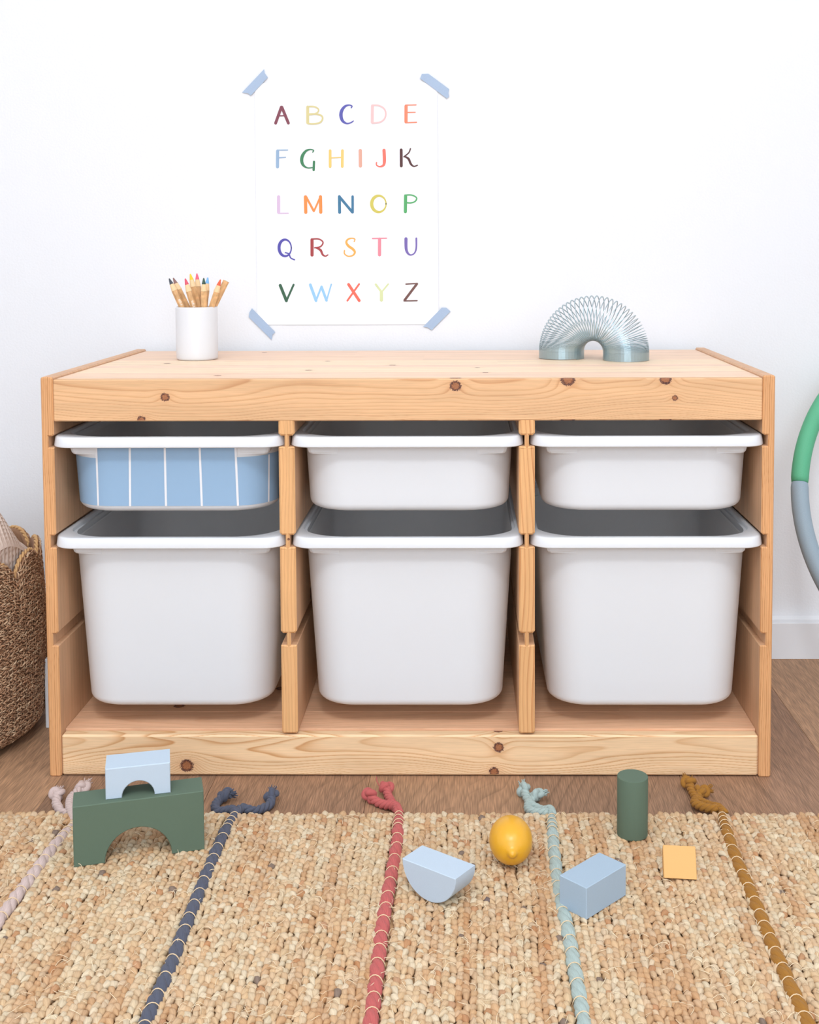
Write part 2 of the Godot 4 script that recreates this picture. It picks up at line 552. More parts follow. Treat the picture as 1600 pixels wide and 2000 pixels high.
func divider_outline(x0: float, x1: float, y0: float, y1: float) -> PackedVector2Array:
	var p := PackedVector2Array([Vector2(x0 + 0.0022, y0), Vector2(x1 - 0.0022, y0), Vector2(x1, y0 + 0.0022)])
	for g in GROOVES:
		p.append_array(PackedVector2Array([Vector2(x1, g[0] - 0.0008), Vector2(x1 - 0.0008, g[0]), Vector2(x1 - 0.0076, g[0]), Vector2(x1 - 0.0076, g[1]), Vector2(x1 - 0.0028, g[1]), Vector2(x1, g[1] + 0.0028)]))
	p.append(Vector2(x1, y1))
	p.append(Vector2(x0, y1))
	for i in [2, 1, 0]:
		var g: Array = GROOVES[i]
		p.append_array(PackedVector2Array([Vector2(x0, g[1] + 0.0028), Vector2(x0 + 0.0028, g[1]), Vector2(x0 + 0.0076, g[1]), Vector2(x0 + 0.0076, g[0]), Vector2(x0 + 0.0008, g[0]), Vector2(x0, g[0] - 0.0008)]))
	p.append(Vector2(x0, y0 + 0.0022))
	return p

func build_unit() -> void:
	var u := thing("storage_unit", "low pine storage unit with three bays and grooved sides, holding six white bins", "storage unit")
	for s in [-1.0, 1.0]:
		var cap := begin()
		var wall := begin()
		extrude(cap, wall, panel_outline(s * 0.4495, s * 0.465), -0.44, 0.0, 0.0015, Vector2(0.52, 0.44), Vector2(0.52, 0.0155), true, Vector2(minf(s * 0.4495, s * 0.465), 0))
		var m := done(cap)
		m = done(wall, m)
		m.surface_set_material(0, mats.edge)
		m.surface_set_material(1, mats.side)
		part("side_panel", m, null, u)
	var tops: Array = [mats.post, mats.post_b]
	var dx: Array = [[-0.1636, -0.1431], [0.1418, 0.1623]]
	for i in 2:
		var cap := begin()
		var wall := begin()
		extrude(cap, wall, divider_outline(dx[i][0], dx[i][1], 0.0565, 0.499), -0.43, -0.001, 0.0022, Vector2(0.52, 0.44), Vector2(0.52, 0.0205), true, Vector2(dx[i][0], 0))
		var m := done(cap)
		m = done(wall, m)
		m.surface_set_material(0, tops[i])
		m.surface_set_material(1, mats.side)
		part("divider", m, null, u)
	# front board under the top, bottom rail, boards across the back
	part("apron", box_mesh(Vector3(-0.4493, 0.4622, -0.0165), Vector3(0.4493, 0.5155, -0.0003), 0.0014, 0, Vector2(0.9, 0.0545)), mats.apron, u)
	part("bottom_rail", box_mesh(Vector3(-0.4493, 0.0012, -0.0175), Vector3(0.4493, 0.0545, -0.0012), 0.0022, 0, Vector2(0.9, 0.0545)), mats.rail, u)
	part("back_rail", box_mesh(Vector3(-0.4493, 0.0015, -0.438), Vector3(0.4493, 0.069, -0.422), 0.0015, 0, Vector2(0.9, 0.08)), mats.stave_0, u)
	var zt: Array = [-0.0168, -0.085, -0.155, -0.19, -0.262, -0.345, -0.438]
	var wt: Array = [0, 1, 2, 1, 0, 2]
	for i in 6:
		part("top_stave", box_mesh(Vector3(-0.4493, 0.4992, zt[i + 1] + 0.0001), Vector3(0.4493, 0.5156, zt[i] - 0.0001), 0.0003, 0, Vector2(0.9, 0.08), Vector2(0.11 * i, 0)), mats["stave_%d" % wt[i]], u)
	var zs: Array = [-0.018, -0.075, -0.14, -0.2, -0.27, -0.34, -0.421]
	for i in 6:
		part("shelf_stave", box_mesh(Vector3(-0.4493, 0.042, zs[i + 1] + 0.0001), Vector3(0.4493, 0.0563, zs[i] - 0.0001), 0.0003, 0, Vector2(0.9, 0.08), Vector2(0.17 * i, 0.01)), mats["shelf_%d" % ((i + 1) % 2)], u)

# ------------------------------------------------------------------ bins
# rounded rectangle in plan, point at arc length s from the middle of the front, positive to the right
func rr_at(hw: float, zf: float, zb: float, r: float, s: float) -> Vector3:
	var a := hw - r
	var t := absf(s)
	var q := Vector3.ZERO
	var arc := PI / 2 * r
	var side := zf - zb - 2.0 * r
	if t <= a: q = Vector3(t, 0, zf)
	elif t <= a + arc:
		var an := (t - a) / r
		q = Vector3(a + r * sin(an), 0, zf - r + r * cos(an))
	elif t <= a + arc + side: q = Vector3(hw, 0, zf - r - (t - a - arc))
	elif t <= a + 2.0 * arc + side:
		var an := (t - a - arc - side) / r
		q = Vector3(a + r * cos(an), 0, zb + r - r * sin(an))
	else: q = Vector3(maxf(0.0, a - (t - a - 2.0 * arc - side)), 0, zb)
	return Vector3(q.x * signf(s) if s != 0.0 else 0.0, 0, q.z)

func rr_loop(hw: float, zf: float, zb: float, r: float, y: float) -> PackedVector3Array:
	# the same number of points on every loop: 5 on the front and back, 9 per corner, 6 on each side
	var a := hw - r
	var arc := PI / 2 * r
	var side := zf - zb - 2.0 * r
	var ss := PackedFloat32Array()
	for i in 4: ss.append(a * i / 4.0)
	for i in 12: ss.append(a + arc * i / 12.0)
	for i in 5: ss.append(a + arc + side * i / 5.0)
	for i in 12: ss.append(a + arc + side + arc * i / 12.0)
	for i in 5: ss.append(a + 2.0 * arc + side + a * i / 4.0)
	var out := PackedVector3Array()
	for s in ss: out.append(rr_at(hw, zf, zb, r, s) + Vector3(0, y, 0))
	for i in range(ss.size() - 2, 0, -1): out.append(rr_at(hw, zf, zb, r, -ss[i]) + Vector3(0, y, 0))
	return out

# outline of a bin's outer wall at height y (0 = rim underside, negative below)
func tub_shape(y: float) -> Array:
	var k := 0.0626
	return [0.1365 + y * k, -0.009 + y * k, -0.395 - y * k, 0.06 + y * 0.05]

func make_bin(h: float, label: String, group: String, at: Vector3) -> Node3D:
	# origin: middle of the rim's underside, front plane z = 0
	var b := thing("storage_bin", label, "storage bin", at, group)
	var bot := -(h - 0.0134)
	var st := begin()
	var rows := []
	for i in 7:
		var y := lerpf(0.0, bot + 0.010, i / 6.0)
		var s := tub_shape(y)
		rows.append(rr_loop(s[0], s[1], s[2], s[3], y))
	var sb := tub_shape(bot + 0.010)
	for i in range(1, 6):
		var an := PI / 2 * i / 5.0
		var ins := 0.010 * (1.0 - cos(an))
		rows.append(rr_loop(sb[0] - ins, sb[1] - ins, sb[2] + ins, sb[3] - ins * 0.6, bot + 0.010 - 0.010 * sin(an)))
	st.set_smooth_group(1)
	grid(st, rows, true, false, true)
	fan(st, rows[rows.size() - 1], true)
	part("tub", done(st), mats.plastic, b)
	# rim: a skirt with rounded edges round a flat flange
	var rm := begin()
	var rr := []
	rr.append(rr_loop(0.136, -0.0085, -0.3955, 0.06, 0.0085))
	rr.append(rr_loop(0.1468, 0.0056, -0.4096, 0.0278, 0.0085))
	rr.append(rr_loop(0.1470, 0.0058, -0.4098, 0.028, 0.0008))
	rr.append(rr_loop(0.1478, 0.0068, -0.4108, 0.0285, 0.0))
	rr.append(rr_loop(0.1490, 0.0080, -0.412, 0.0295, 0.0006))
	rr.append(rr_loop(0.1492, 0.0082, -0.4122, 0.030, 0.0016))
	rr.append(rr_loop(0.1482, 0.0072, -0.4112, 0.030, 0.0112))
	rr.append(rr_loop(0.1478, 0.0066, -0.4108, 0.030, 0.0124))
	rr.append(rr_loop(0.1468, 0.0054, -0.4098, 0.0295, 0.0133))
	rr.append(rr_loop(0.1455, 0.0040, -0.4085, 0.029, 0.0135))
	rr.append(rr_loop(0.1405, -0.0032, -0.4005, 0.0595, 0.0133))
	rr.append(rr_loop(0.1396, -0.0042, -0.3995, 0.0585, 0.0125))
	rr.append(rr_loop(0.1392, -0.0052, -0.3985, 0.0575, 0.008))
	rr.append(rr_loop(0.1385, -0.0065, -0.3972, 0.0583, -0.001))
	rr.append(rr_loop(0.1362, -0.0092, -0.3945, 0.0597, -0.0025))
	rm.set_smooth_group(1)
	grid(rm, rr, true, false, true)
	part("rim", done(rm), mats.white, b)
	for s in [-1.0, 1.0]:
		for front in [true, false]:
			var cs := begin()
			var rows2 := []
			for i in 6:
				var t := i / 5.0
				var y := lerpf(0.0006, -0.0112, t)
				var e := 0.0012 if i == 5 else 0.0
				var sh := tub_shape(minf(y, 0.0))
				var zz := func(q: float) -> float: return q if front else sh[1] + sh[2] - q
				var row := PackedVector3Array([Vector3(0.0885, y, zz.call(sh[1] - 0.0014)), Vector3(0.1255 - 0.003 * t - e, y, zz.call(sh[1] - 0.0042 - e)), Vector3(0.1290 - 0.0035 * t - e, y, zz.call(sh[1] - 0.0062 - e)), Vector3(0.1305 - 0.0035 * t - e, y, zz.call(sh[1] - 0.0095 - e)), Vector3(0.1305 - 0.0035 * t - e, y, zz.call(sh[1] - 0.033))])
				for q in 6:
					var w := rr_at(sh[0], sh[1], sh[2], sh[3], lerpf(sh[0] - sh[3] + sh[3] * 1.05, sh[0] - sh[3] + sh[3] * 0.22, q / 5.0))
					row.append(Vector3(w.x, y, zz.call(w.z)))
				for q in row.size(): row[q].x *= s
				rows2.append(row)
			cs.set_smooth_group(-1)
			var fl: bool = (s > 0.0) == front
			grid(cs, rows2, true, false, fl)
			fan(cs, rows2[5], fl)
			part("corner_bracket", done(cs), mats.white, b)
	return b

func rename_bin(b: Node3D, label: String, at: Vector3) -> void:
	b.name = numbered("storage_bin")
	add_child(b)
	b.position = at
	tag(b, label, "storage bin", "white storage bins in the pine unit")

func build_bins() -> void:
	var cx: Array = [-0.3058, -0.0006, 0.3057]
	var ys := 0.4292
	var yt := 0.3000
	var small := make_bin(0.1, "shallow white plastic bin in the middle bay of the pine unit", "white storage bins in the pine unit", Vector3(cx[1], ys, 0))
	rename_bin(small.duplicate(), "shallow white plastic bin in the bay beside the hoop", Vector3(cx[2], ys, 0))
	var blue: Node3D = small.duplicate()
	rename_bin(blue, "shallow white bin wrapped in a blue sticker with thin white stripes", Vector3(cx[0], ys, 0))
	var tall := make_bin(0.23, "deep white plastic bin in the middle bay of the pine unit", "white storage bins in the pine unit", Vector3(cx[1], yt, 0))
	rename_bin(tall.duplicate(), "deep white plastic bin directly under the blue striped bin", Vector3(cx[0], yt, 0))
	rename_bin(tall.duplicate(), "deep white plastic bin in the bay beside the hoop", Vector3(cx[2], yt, 0))
	# blue film on the shallow bin
	var bm := mat(148, 180, 211, 0.5)
	var st := begin()
	var patch := func(t: SurfaceTool, s0: float, s1: float, y0: float, y1: float, off: float, lean := 0.0) -> void:
		var rows := []
		var n := maxi(2, int(absf(s1 - s0) / 0.004) + 2)
		for j in 9:
			var y := lerpf(y0, y1, j / 8.0)
			var s := tub_shape(y)
			var row := PackedVector3Array()
			var sh := lean * (y1 - y) / (y1 - y0)
			for i in n:
				var q := rr_at(s[0] + off, s[1] + off, s[2] - off, s[3] + off, lerpf(s0, s1, float(i) / (n - 1)) + sh)
				row.append(Vector3(q.x, y, q.z))
			rows.append(row)
		grid(t, rows, false, false, false)
	st.set_smooth_group(1)
	var yb := -0.0785
	patch.call(st, -0.175, -0.145, yb, -0.014, 0.0004)
	patch.call(st, -0.145, -0.0925, yb, -0.0160, 0.0004)
	patch.call(st, -0.0925, 0.0865, yb, -0.0006, 0.0004)
	patch.call(st, 0.0865, 0.1305, yb, -0.0150, 0.0004)
	patch.call(st, 0.1305, 0.175, yb, -0.014, 0.0004)
	var film := part("sticker", done(st), bm, blue, "blue film with thin white stripes")
	var wm := mat(236, 236, 240, 0.5)
	var lean: Array = [-0.001, -0.0025, -0.001, 0.0005, 0.0012, -0.0015]
	var ss: Array = [-0.0932, -0.0493, -0.0045, 0.0402, 0.0859, 0.1325]
	for i in 6:
		var t2 := begin()
		t2.set_smooth_group(1)
		patch.call(t2, ss[i] - 0.0014, ss[i] + 0.0014, yb, -0.0006 if i < 5 else -0.0150, 0.0008, lean[i])
		part("sticker_stripe", done(t2), wm, film)

# ------------------------------------------------------------------ rug
func ellipsoid_stitch(sd: int) -> ArrayMesh:
	# one plaited loop of jute: a teardrop with fibre ridges along it, length along z
	var n := FastNoiseLite.new()
	n.seed = sd
	n.frequency = 1.0
	var st := begin()
	var rows := []
	var nl := 11
	var na := 12
	for j in nl:
		var t := float(j) / (nl - 1)
		var r := pow(sin(PI * pow(clampf(t, 0.015, 0.985), 0.78)), 0.72)
		var row := PackedVector3Array()
		for i in na:
			var a := -TAU * i / na
			var k := r * (1.0 + 0.09 * sin(a * 5.0 + sd + 3.0 * t) + 0.16 * n.get_noise_2d(i * 2.3, t * 1.5))
			row.append(Vector3(cos(a) * 0.5 * k + 0.12 * sin(t * PI) * n.get_noise_2d(sd, 4.0), sin(a) * 0.40 * k + 0.14 * sin(t * PI), t - 0.5))
		rows.append(row)
	st.set_smooth_group(1)
	grid(st, rows, true, false, true, 1.0, 1.0)
	return done(st)

func streaks(sd: int, amp: float) -> ImageTexture:
	var n := FastNoiseLite.new()
	n.seed = sd
	n.frequency = 1.0
	var im := Image.create(128, 64, false, Image.FORMAT_RGB8)
	for x in 128:
		for y in 64:
			var an := TAU * x / 128.0
			var v := 1.0 - amp * (0.5 + 0.5 * n.get_noise_3d(cos(an) * 5.0, sin(an) * 5.0, y / 64.0 * 0.8)) - amp * 0.5 * (0.5 + 0.5 * n.get_noise_3d(cos(an) * 14.0, sin(an) * 14.0, y / 64.0 * 2.0 + 9.0))
			im.set_pixel(x, y, Color(v, v, v))
	return ImageTexture.create_from_image(im)

func multi(called: String, mesh: Mesh, m: Material, xf: Array, cols: PackedColorArray, parent: Node) -> MultiMeshInstance3D:
	var mm := MultiMesh.new()
	mm.transform_format = MultiMesh.TRANSFORM_3D
	mm.use_colors = true
	mm.mesh = mesh
	mm.instance_count = xf.size()
	for i in xf.size():
		mm.set_instance_transform(i, xf[i])
		mm.set_instance_color(i, cols[i])
	var o := MultiMeshInstance3D.new()
	o.name = called
	o.multimesh = mm
	o.material_override = m
	parent.add_child(o, true)
	o.set_meta("kind", "stuff")
	return o

func lin(r: float, g: float, b: float) -> Color:
	return Color(r / 255.0, g / 255.0, b / 255.0).srgb_to_linear()

func rope(st: SurfaceTool, path: PackedVector3Array, rad: float, plies: int, pitch: float, squash := 1.0, scale_at = null, spread := 0.5) -> void:
	var n := path.size()
	for k in plies:
		var pts := PackedVector3Array()
		var rr := PackedFloat32Array()
		var len := 0.0
		for i in n:
			if i > 0: len += path[i].distance_to(path[i - 1])
			var t := (path[mini(i + 1, n - 1)] - path[maxi(i - 1, 0)]).normalized()
			var s := t.cross(Vector3.UP).normalized()
			if s.length() < 0.1: s = Vector3.RIGHT
			var u := s.cross(t)
			var an := TAU * (len / pitch + float(k) / plies)
			var f: float = scale_at.call(path[i], len) if scale_at != null else 1.0
			pts.append(path[i] + (s * cos(an) + u * sin(an) * squash) * rad * spread * f)
			rr.append(rad * (1.06 - spread) * (0.55 + 0.45 * f))
		tube(st, pts, rad * (1.06 - spread), 8, rr)

func knot(st: SurfaceTool, c: Vector3, r: float, sd: float) -> void:
	var pts := PackedVector3Array()
	var b := Basis.from_euler(Vector3(0.5 + sd, sd * 2.1, 0.3 * sd))
	for i in 60:
		var t := TAU * i / 60.0
		pts.append(c + b * (Vector3(sin(t) + 2.0 * sin(2.0 * t), cos(t) - 2.0 * cos(2.0 * t), -sin(3.0 * t) * 1.3) * r * 0.25))
	tube(st, pts, r * 0.42, 8, PackedFloat32Array(), false, true)

func fray(st: SurfaceTool, c: Vector3, dir: Vector3, L: float) -> void:
	for i in 26:
		var d := (dir + Vector3(rng.randf_range(-1, 1), rng.randf_range(-0.6, 1), rng.randf_range(-1, 1)) * 0.55).normalized()
		var p := c + Vector3(rng.randf_range(-1, 1), rng.randf_range(-1, 1), rng.randf_range(-1, 1)) * 0.0022
		var l := L * rng.randf_range(0.7, 1.15)
		var bend := Vector3(rng.randf_range(-1, 1), rng.randf_range(-0.5, 0.5), rng.randf_range(-1, 1)) * l * 0.2
		tube(st, PackedVector3Array([p, p + d * l * 0.5 + bend * 0.4, p + d * l + bend]), 0.0006, 5)

func yarn(r: float, g: float, b: float, tex: Texture2D) -> StandardMaterial3D:
	var m := mat(r, g, b, 0.95)
	m.albedo_texture = tex
	m.uv1_scale = Vector3(2, 1, 1)
	m.rim_enabled = true
	m.rim = 0.35
	return m

func build_rug() -> void:
	var rug := thing("rug", "chunky braided natural jute rug with five coloured cord stripes and knotted tassels", "rug")
	part("rug_base", box_mesh(Vector3(-0.95, 0.0, 0.1285), Vector3(1.0, 0.0072, 1.3), 0.002), mat(205, 165, 120, 1.0), rug)
	var cords: Array = [[-0.390, 0.150], [-0.2035, 0.125], [-0.006, 0.124], [0.1725, 0.13], [0.369, 0.130]]
	var hue := FastNoiseLite.new()
	hue.seed = 5
	hue.frequency = 1.0
	var sm := mat(255, 255, 255, 0.62)
	sm.vertex_color_use_as_albedo = true
	sm.albedo_texture = streaks(4, 0.2)
	sm.metallic_specular = 0.45
	var sets: Array = [[]]
	var colset: Array = [PackedColorArray()]
	var pal: Array = [lin(246, 217, 178), lin(242, 206, 164), lin(250, 228, 194), lin(235, 192, 146), lin(240, 202, 156)]
	var nx := int(1.95 / 0.0064)
	for i in nx:
		var x0 := -0.95 + 0.0064 * i
		var near: float = 1.0
		var row_lean := 0.5 if i % 2 == 0 else -0.5
		var z := 0.1235 + rng.randf() * 0.006
		var first := true
		var zmax := 0.85 if absf(x0) < 0.75 else 0.7
		while z < zmax:
			var x := x0 + rng.randf_range(-0.0012, 0.0012) + 0.002 * hue.get_noise_2d(z * 7.0, 50.0)
			var skip := false
			for c in cords:
				if absf(x - c[0]) < 0.0050 and z > c[1]: skip = true
			var L := rng.randf_range(0.0105, 0.0165)
			var W := rng.randf_range(0.0066, 0.0096)
			if first:
				L *= 1.0
				W *= 1.15
			if not skip:
				var lean := row_lean * rng.randf_range(0.2, 1.2) + rng.randf_range(-0.3, 0.3)
				var pitch := rng.randf_range(0.10, 0.42)
				if first: pitch = -0.1
				var b := Basis.from_euler(Vector3(-pitch if not first else 0.75, lean, rng.randf_range(-0.35, 0.35)))
				b = b * Basis.from_scale(Vector3(W, rng.randf_range(0.0085, 0.0110), L))
				var v := 0
				sets[v].append(Transform3D(b, Vector3(x, 0.0086 + rng.randf_range(-0.0008, 0.0012) - (0.0016 if first else 0.0), z)))
				var hn := hue.get_noise_2d(x * 40.0, z * 3.0)
				var hb := hue.get_noise_2d(x * 9.0 + 30.0, z * 1.5)
				var c: Color = pal[rng.randi() % 5]
				c = c.lerp(lin(214, 156, 104), clampf(hn * 1.2 + hb * 0.4, 0.0, 0.75))
				c = c.lerp(lin(240, 218, 180), clampf(-hn * 0.8, 0.0, 0.6))
				var q := rng.randf()
				if q < 0.025: c = c.lerp(lin(206, 138, 86), 0.7)
				elif q < 0.028: c = lin(150, 128, 112)
				if absf(x - 0.095 - 0.006 * sin(z * 40.0)) < 0.006 and z > 0.2 and rng.randf() < 0.05: c = lin(126, 108, 104)
				colset[v].append(c * rng.randf_range(0.92, 1.05))
			z += L * rng.randf_range(0.48, 0.66)
			first = false
	multi("jute_weave", ellipsoid_stitch(3), sm, sets[0], colset[0], rug)
	# stray fibres
	var fs := begin()
	var arc := PackedVector3Array()
	for i in 7:
		var t := i / 6.0
		arc.append(Vector3(t - 0.5, 0.28 * sin(PI * t), 0.22 * sin(t * 4.0)))
	tube(fs, arc, 0.018, 4)
	var fx := []
	var fc := PackedColorArray()
	for i in 2600:
		var p := Vector3(rng.randf_range(-0.6, 0.6), rng.randf_range(0.0105, 0.0135), rng.randf_range(0.13, 0.62))
		fx.append(Transform3D(Basis.from_euler(Vector3(rng.randf_range(-0.3, 0.3), rng.randf() * TAU, 0)) * Basis.from_scale(Vector3.ONE * rng.randf_range(0.006, 0.016)), p))
		fc.append(lin(244, 224, 190))
	var fm := mat(255, 255, 255, 0.6)
	fm.vertex_color_use_as_albedo = true
	multi("loose_fibre", done(fs), fm, fx, fc, rug)
	# cords
	var strk := streaks(9, 0.22)
	var tie_m := mat(226, 198, 160, 0.8)
	var yarns: Array = [yarn(240, 214, 206, strk), yarn(99, 103, 121, strk), yarn(224, 112, 108, strk), yarn(198, 216, 210, strk), yarn(188, 128, 46, strk)]
	var wob: Array = [
		[[-0.384, 0.150], [-0.388, 0.2], [-0.390, 0.269], [-0.392, 0.346], [-0.392, 0.5], [-0.39, 0.8]],
		[[-0.2005, 0.122], [-0.2035, 0.173], [-0.204, 0.258], [-0.203, 0.355], [-0.202, 0.438], [-0.203, 0.51], [-0.203, 0.8]],
		[[-0.006, 0.120], [-0.0045, 0.202], [-0.007, 0.278], [-0.009, 0.354], [-0.009, 0.437], [-0.009, 0.509], [-0.01, 0.8]],
		[[0.1745, 0.126], [0.171, 0.213], [0.170, 0.297], [0.173, 0.371], [0.174, 0.444], [0.175, 0.508], [0.176, 0.8]],
		[[0.376, 0.122], [0.369, 0.212], [0.3685, 0.296], [0.367, 0.370], [0.366, 0.443], [0.367, 0.508], [0.368, 0.8]]]
	for c in 5:
		var ctrl := []
		for q in wob[c]: ctrl.append(Vector3(q[0], 0.0115, q[1]))
		ctrl[0].y = 0.0105
		var raw := spline(ctrl, 30)
		var path := PackedVector3Array([raw[0]])
		for q in raw:
			if q.distance_to(path[path.size() - 1]) > 0.0022: path.append(q)
		var ties := PackedFloat32Array()
		var z: float = wob[c][0][1] + 0.006
		var first := true
		while z < 0.78:
			ties.append(z)
			z += rng.randf_range(0.020, 0.027) if z > wob[c][0][1] + 0.03 else rng.randf_range(0.008, 0.012)
		var shape := func(p: Vector3, _l: float) -> float:
			var f := 1.0
			for tz in ties:
				var dz: float = (p.z - tz) / 0.0042
				if absf(dz) < 2.5: f -= 0.40 * exp(-dz * dz)
			return f * clampf(0.5 + (p.z - ctrl[0].z) / 0.05, 0.5, 1.0)
		var st := begin()
		rope(st, path, 0.0072, 3, 0.046, 0.72, shape, 0.34)
		var cord := part("cord_stripe", done(st), yarns[c], rug, ["pale pink cord stripe", "navy blue cord stripe", "coral red cord stripe", "pale teal cord stripe", "mustard cord stripe"][c])
		for tz in ties:
			var px := path[0]
			for q in path:
				if absf(q.z - tz) < absf(px.z - tz): px = q
			var f: float = shape.call(px, 0.0)
			var ts := begin()
			var tp := PackedVector3Array()
			var sl := rng.randf_range(-0.25, 0.25)
			for i in 9:
				var an := PI * i / 8.0
				tp.append(Vector3(px.x - cos(an) * (0.0066 * f + 0.0030), 0.0092 + sin(an) * (0.0062 * f + 0.0040), tz + cos(an) * 0.0072 * sl - 0.0022 * sin(an) + 0.001))
			tube(ts, tp, 0.00055, 5)
			part("tie", done(ts), tie_m, cord)
		# the free ends, knotted and frayed
		var tails: Array = [
			[[[-0.386, 0.140], [-0.394, 0.124], [-0.402, 0.112], [-0.413, 0.109], [-0.420, 0.097], [-0.427, 0.085], [-0.431, 0.070]], [[-0.390, 0.130], [-0.402, 0.108], [-0.410, 0.085], [-0.413, 0.066], [-0.407, 0.050]]],
			[[[-0.2005, 0.126], [-0.206, 0.110], [-0.220, 0.106], [-0.2265, 0.104], [-0.231, 0.092], [-0.230, 0.079], [-0.224, 0.071]], [[-0.2005, 0.124], [-0.196, 0.106], [-0.188, 0.106], [-0.180, 0.105], [-0.171, 0.097], [-0.165, 0.087], [-0.166, 0.072]]],
			[[[-0.006, 0.122], [-0.008, 0.110], [-0.012, 0.096], [-0.018, 0.080], [-0.0225, 0.065], [-0.026, 0.050]], [[-0.007, 0.118], [-0.011, 0.100], [-0.017, 0.094], [-0.026, 0.088], [-0.035, 0.081], [-0.044, 0.072]]],
			[[[0.1755, 0.126], [0.174, 0.109], [0.167, 0.103], [0.160, 0.098], [0.153, 0.089], [0.149, 0.074], [0.1455, 0.055]], [[0.171, 0.120], [0.159, 0.116], [0.152, 0.110], [0.1485, 0.097], [0.151, 0.081], [0.159, 0.071]]],
			[[[0.379, 0.122], [0.376, 0.103], [0.370, 0.091], [0.359, 0.078], [0.355, 0.058], [0.3535, 0.038]], [[0.374, 0.112], [0.360, 0.103], [0.351, 0.088], [0.357, 0.070], [0.364, 0.060]]]][c]
		for k in 2:
			var tc := []
			var ii := 0
			for q in tails[k]:
				tc.append(Vector3(q[0], 0.0115 if ii == 0 else (0.0095 if ii == 1 else 0.0055 + 0.0022 * k * (1.0 if ii < 3 else 0.0)), q[1]))
				ii += 1
			tc[tc.size() - 1].y = 0.0085
			var tpth := spline(tc, 14)
			var ts2 := begin()
			rope(ts2, tpth, 0.0054, 3, 0.021)
			var e: Vector3 = tc[tc.size() - 1]
			var dir: Vector3 = (e - tc[tc.size() - 2]).normalized()
			knot(ts2, e + dir * 0.002, 0.0092, 0.7 * c + 1.3 * k)
			var fd := dir
			if c == 1 and k == 0: fd = Vector3(1, 0.1, 0.05)
			if c == 3 and k == 1: fd = Vector3(1, 0.2, -0.1)
			if c == 4 and k == 1: fd = Vector3(1, 0.2, 0.0)
			if c != 2: fray(ts2, e + dir * 0.002 + fd * 0.005, fd, 0.0085)
			elif k == 0: tube(ts2, PackedVector3Array([e, e + Vector3(-0.009, 0.001, -0.004), e + Vector3(-0.0125, 0.003, -0.012), e + Vector3(-0.0135, 0.006, -0.018)]), 0.0007, 5)
			part("tassel", done(ts2), yarns[c], cord)

# ------------------------------------------------------------------ toys on the rug
func block_mat(r: float, g: float, b: float) -> StandardMaterial3D:
	var m := mat(r, g, b, 0.8)
	m.albedo_texture = mats.speck
	m.normal_enabled = true
	m.normal_texture = mats.speck_n
	m.normal_scale = 0.12
	return tri(m, 22.0)

func arch_poly(w: float, h: float, r: float, off := 0.0) -> PackedVector2Array:
	var p := PackedVector2Array([Vector2(-w / 2, 0), Vector2(off - r, 0)])
	for i in range(1, 36):
		var a := PI - PI * i / 36.0
		p.append(Vector2(off + r * cos(a), r * sin(a)))
	p.append_array(PackedVector2Array([Vector2(off + r, 0), Vector2(w / 2, 0), Vector2(w / 2, h), Vector2(-w / 2, h)]))
	return p

func half_poly(r: float) -> PackedVector2Array:
	# flat side up through the origin
	var p := PackedVector2Array()
	for i in 49:
		var a := PI + PI * i / 48.0
		p.append(Vector2(r * cos(a), r * sin(a)))
	return p

func smooth_prism(poly: PackedVector2Array, L: float, bv: float) -> ArrayMesh:
	var st := begin()
	extrude(st, st, poly, -L / 2, L / 2, bv, Vector2.ONE, Vector2.ONE, true, Vector2.ZERO, false)
	return done(st)

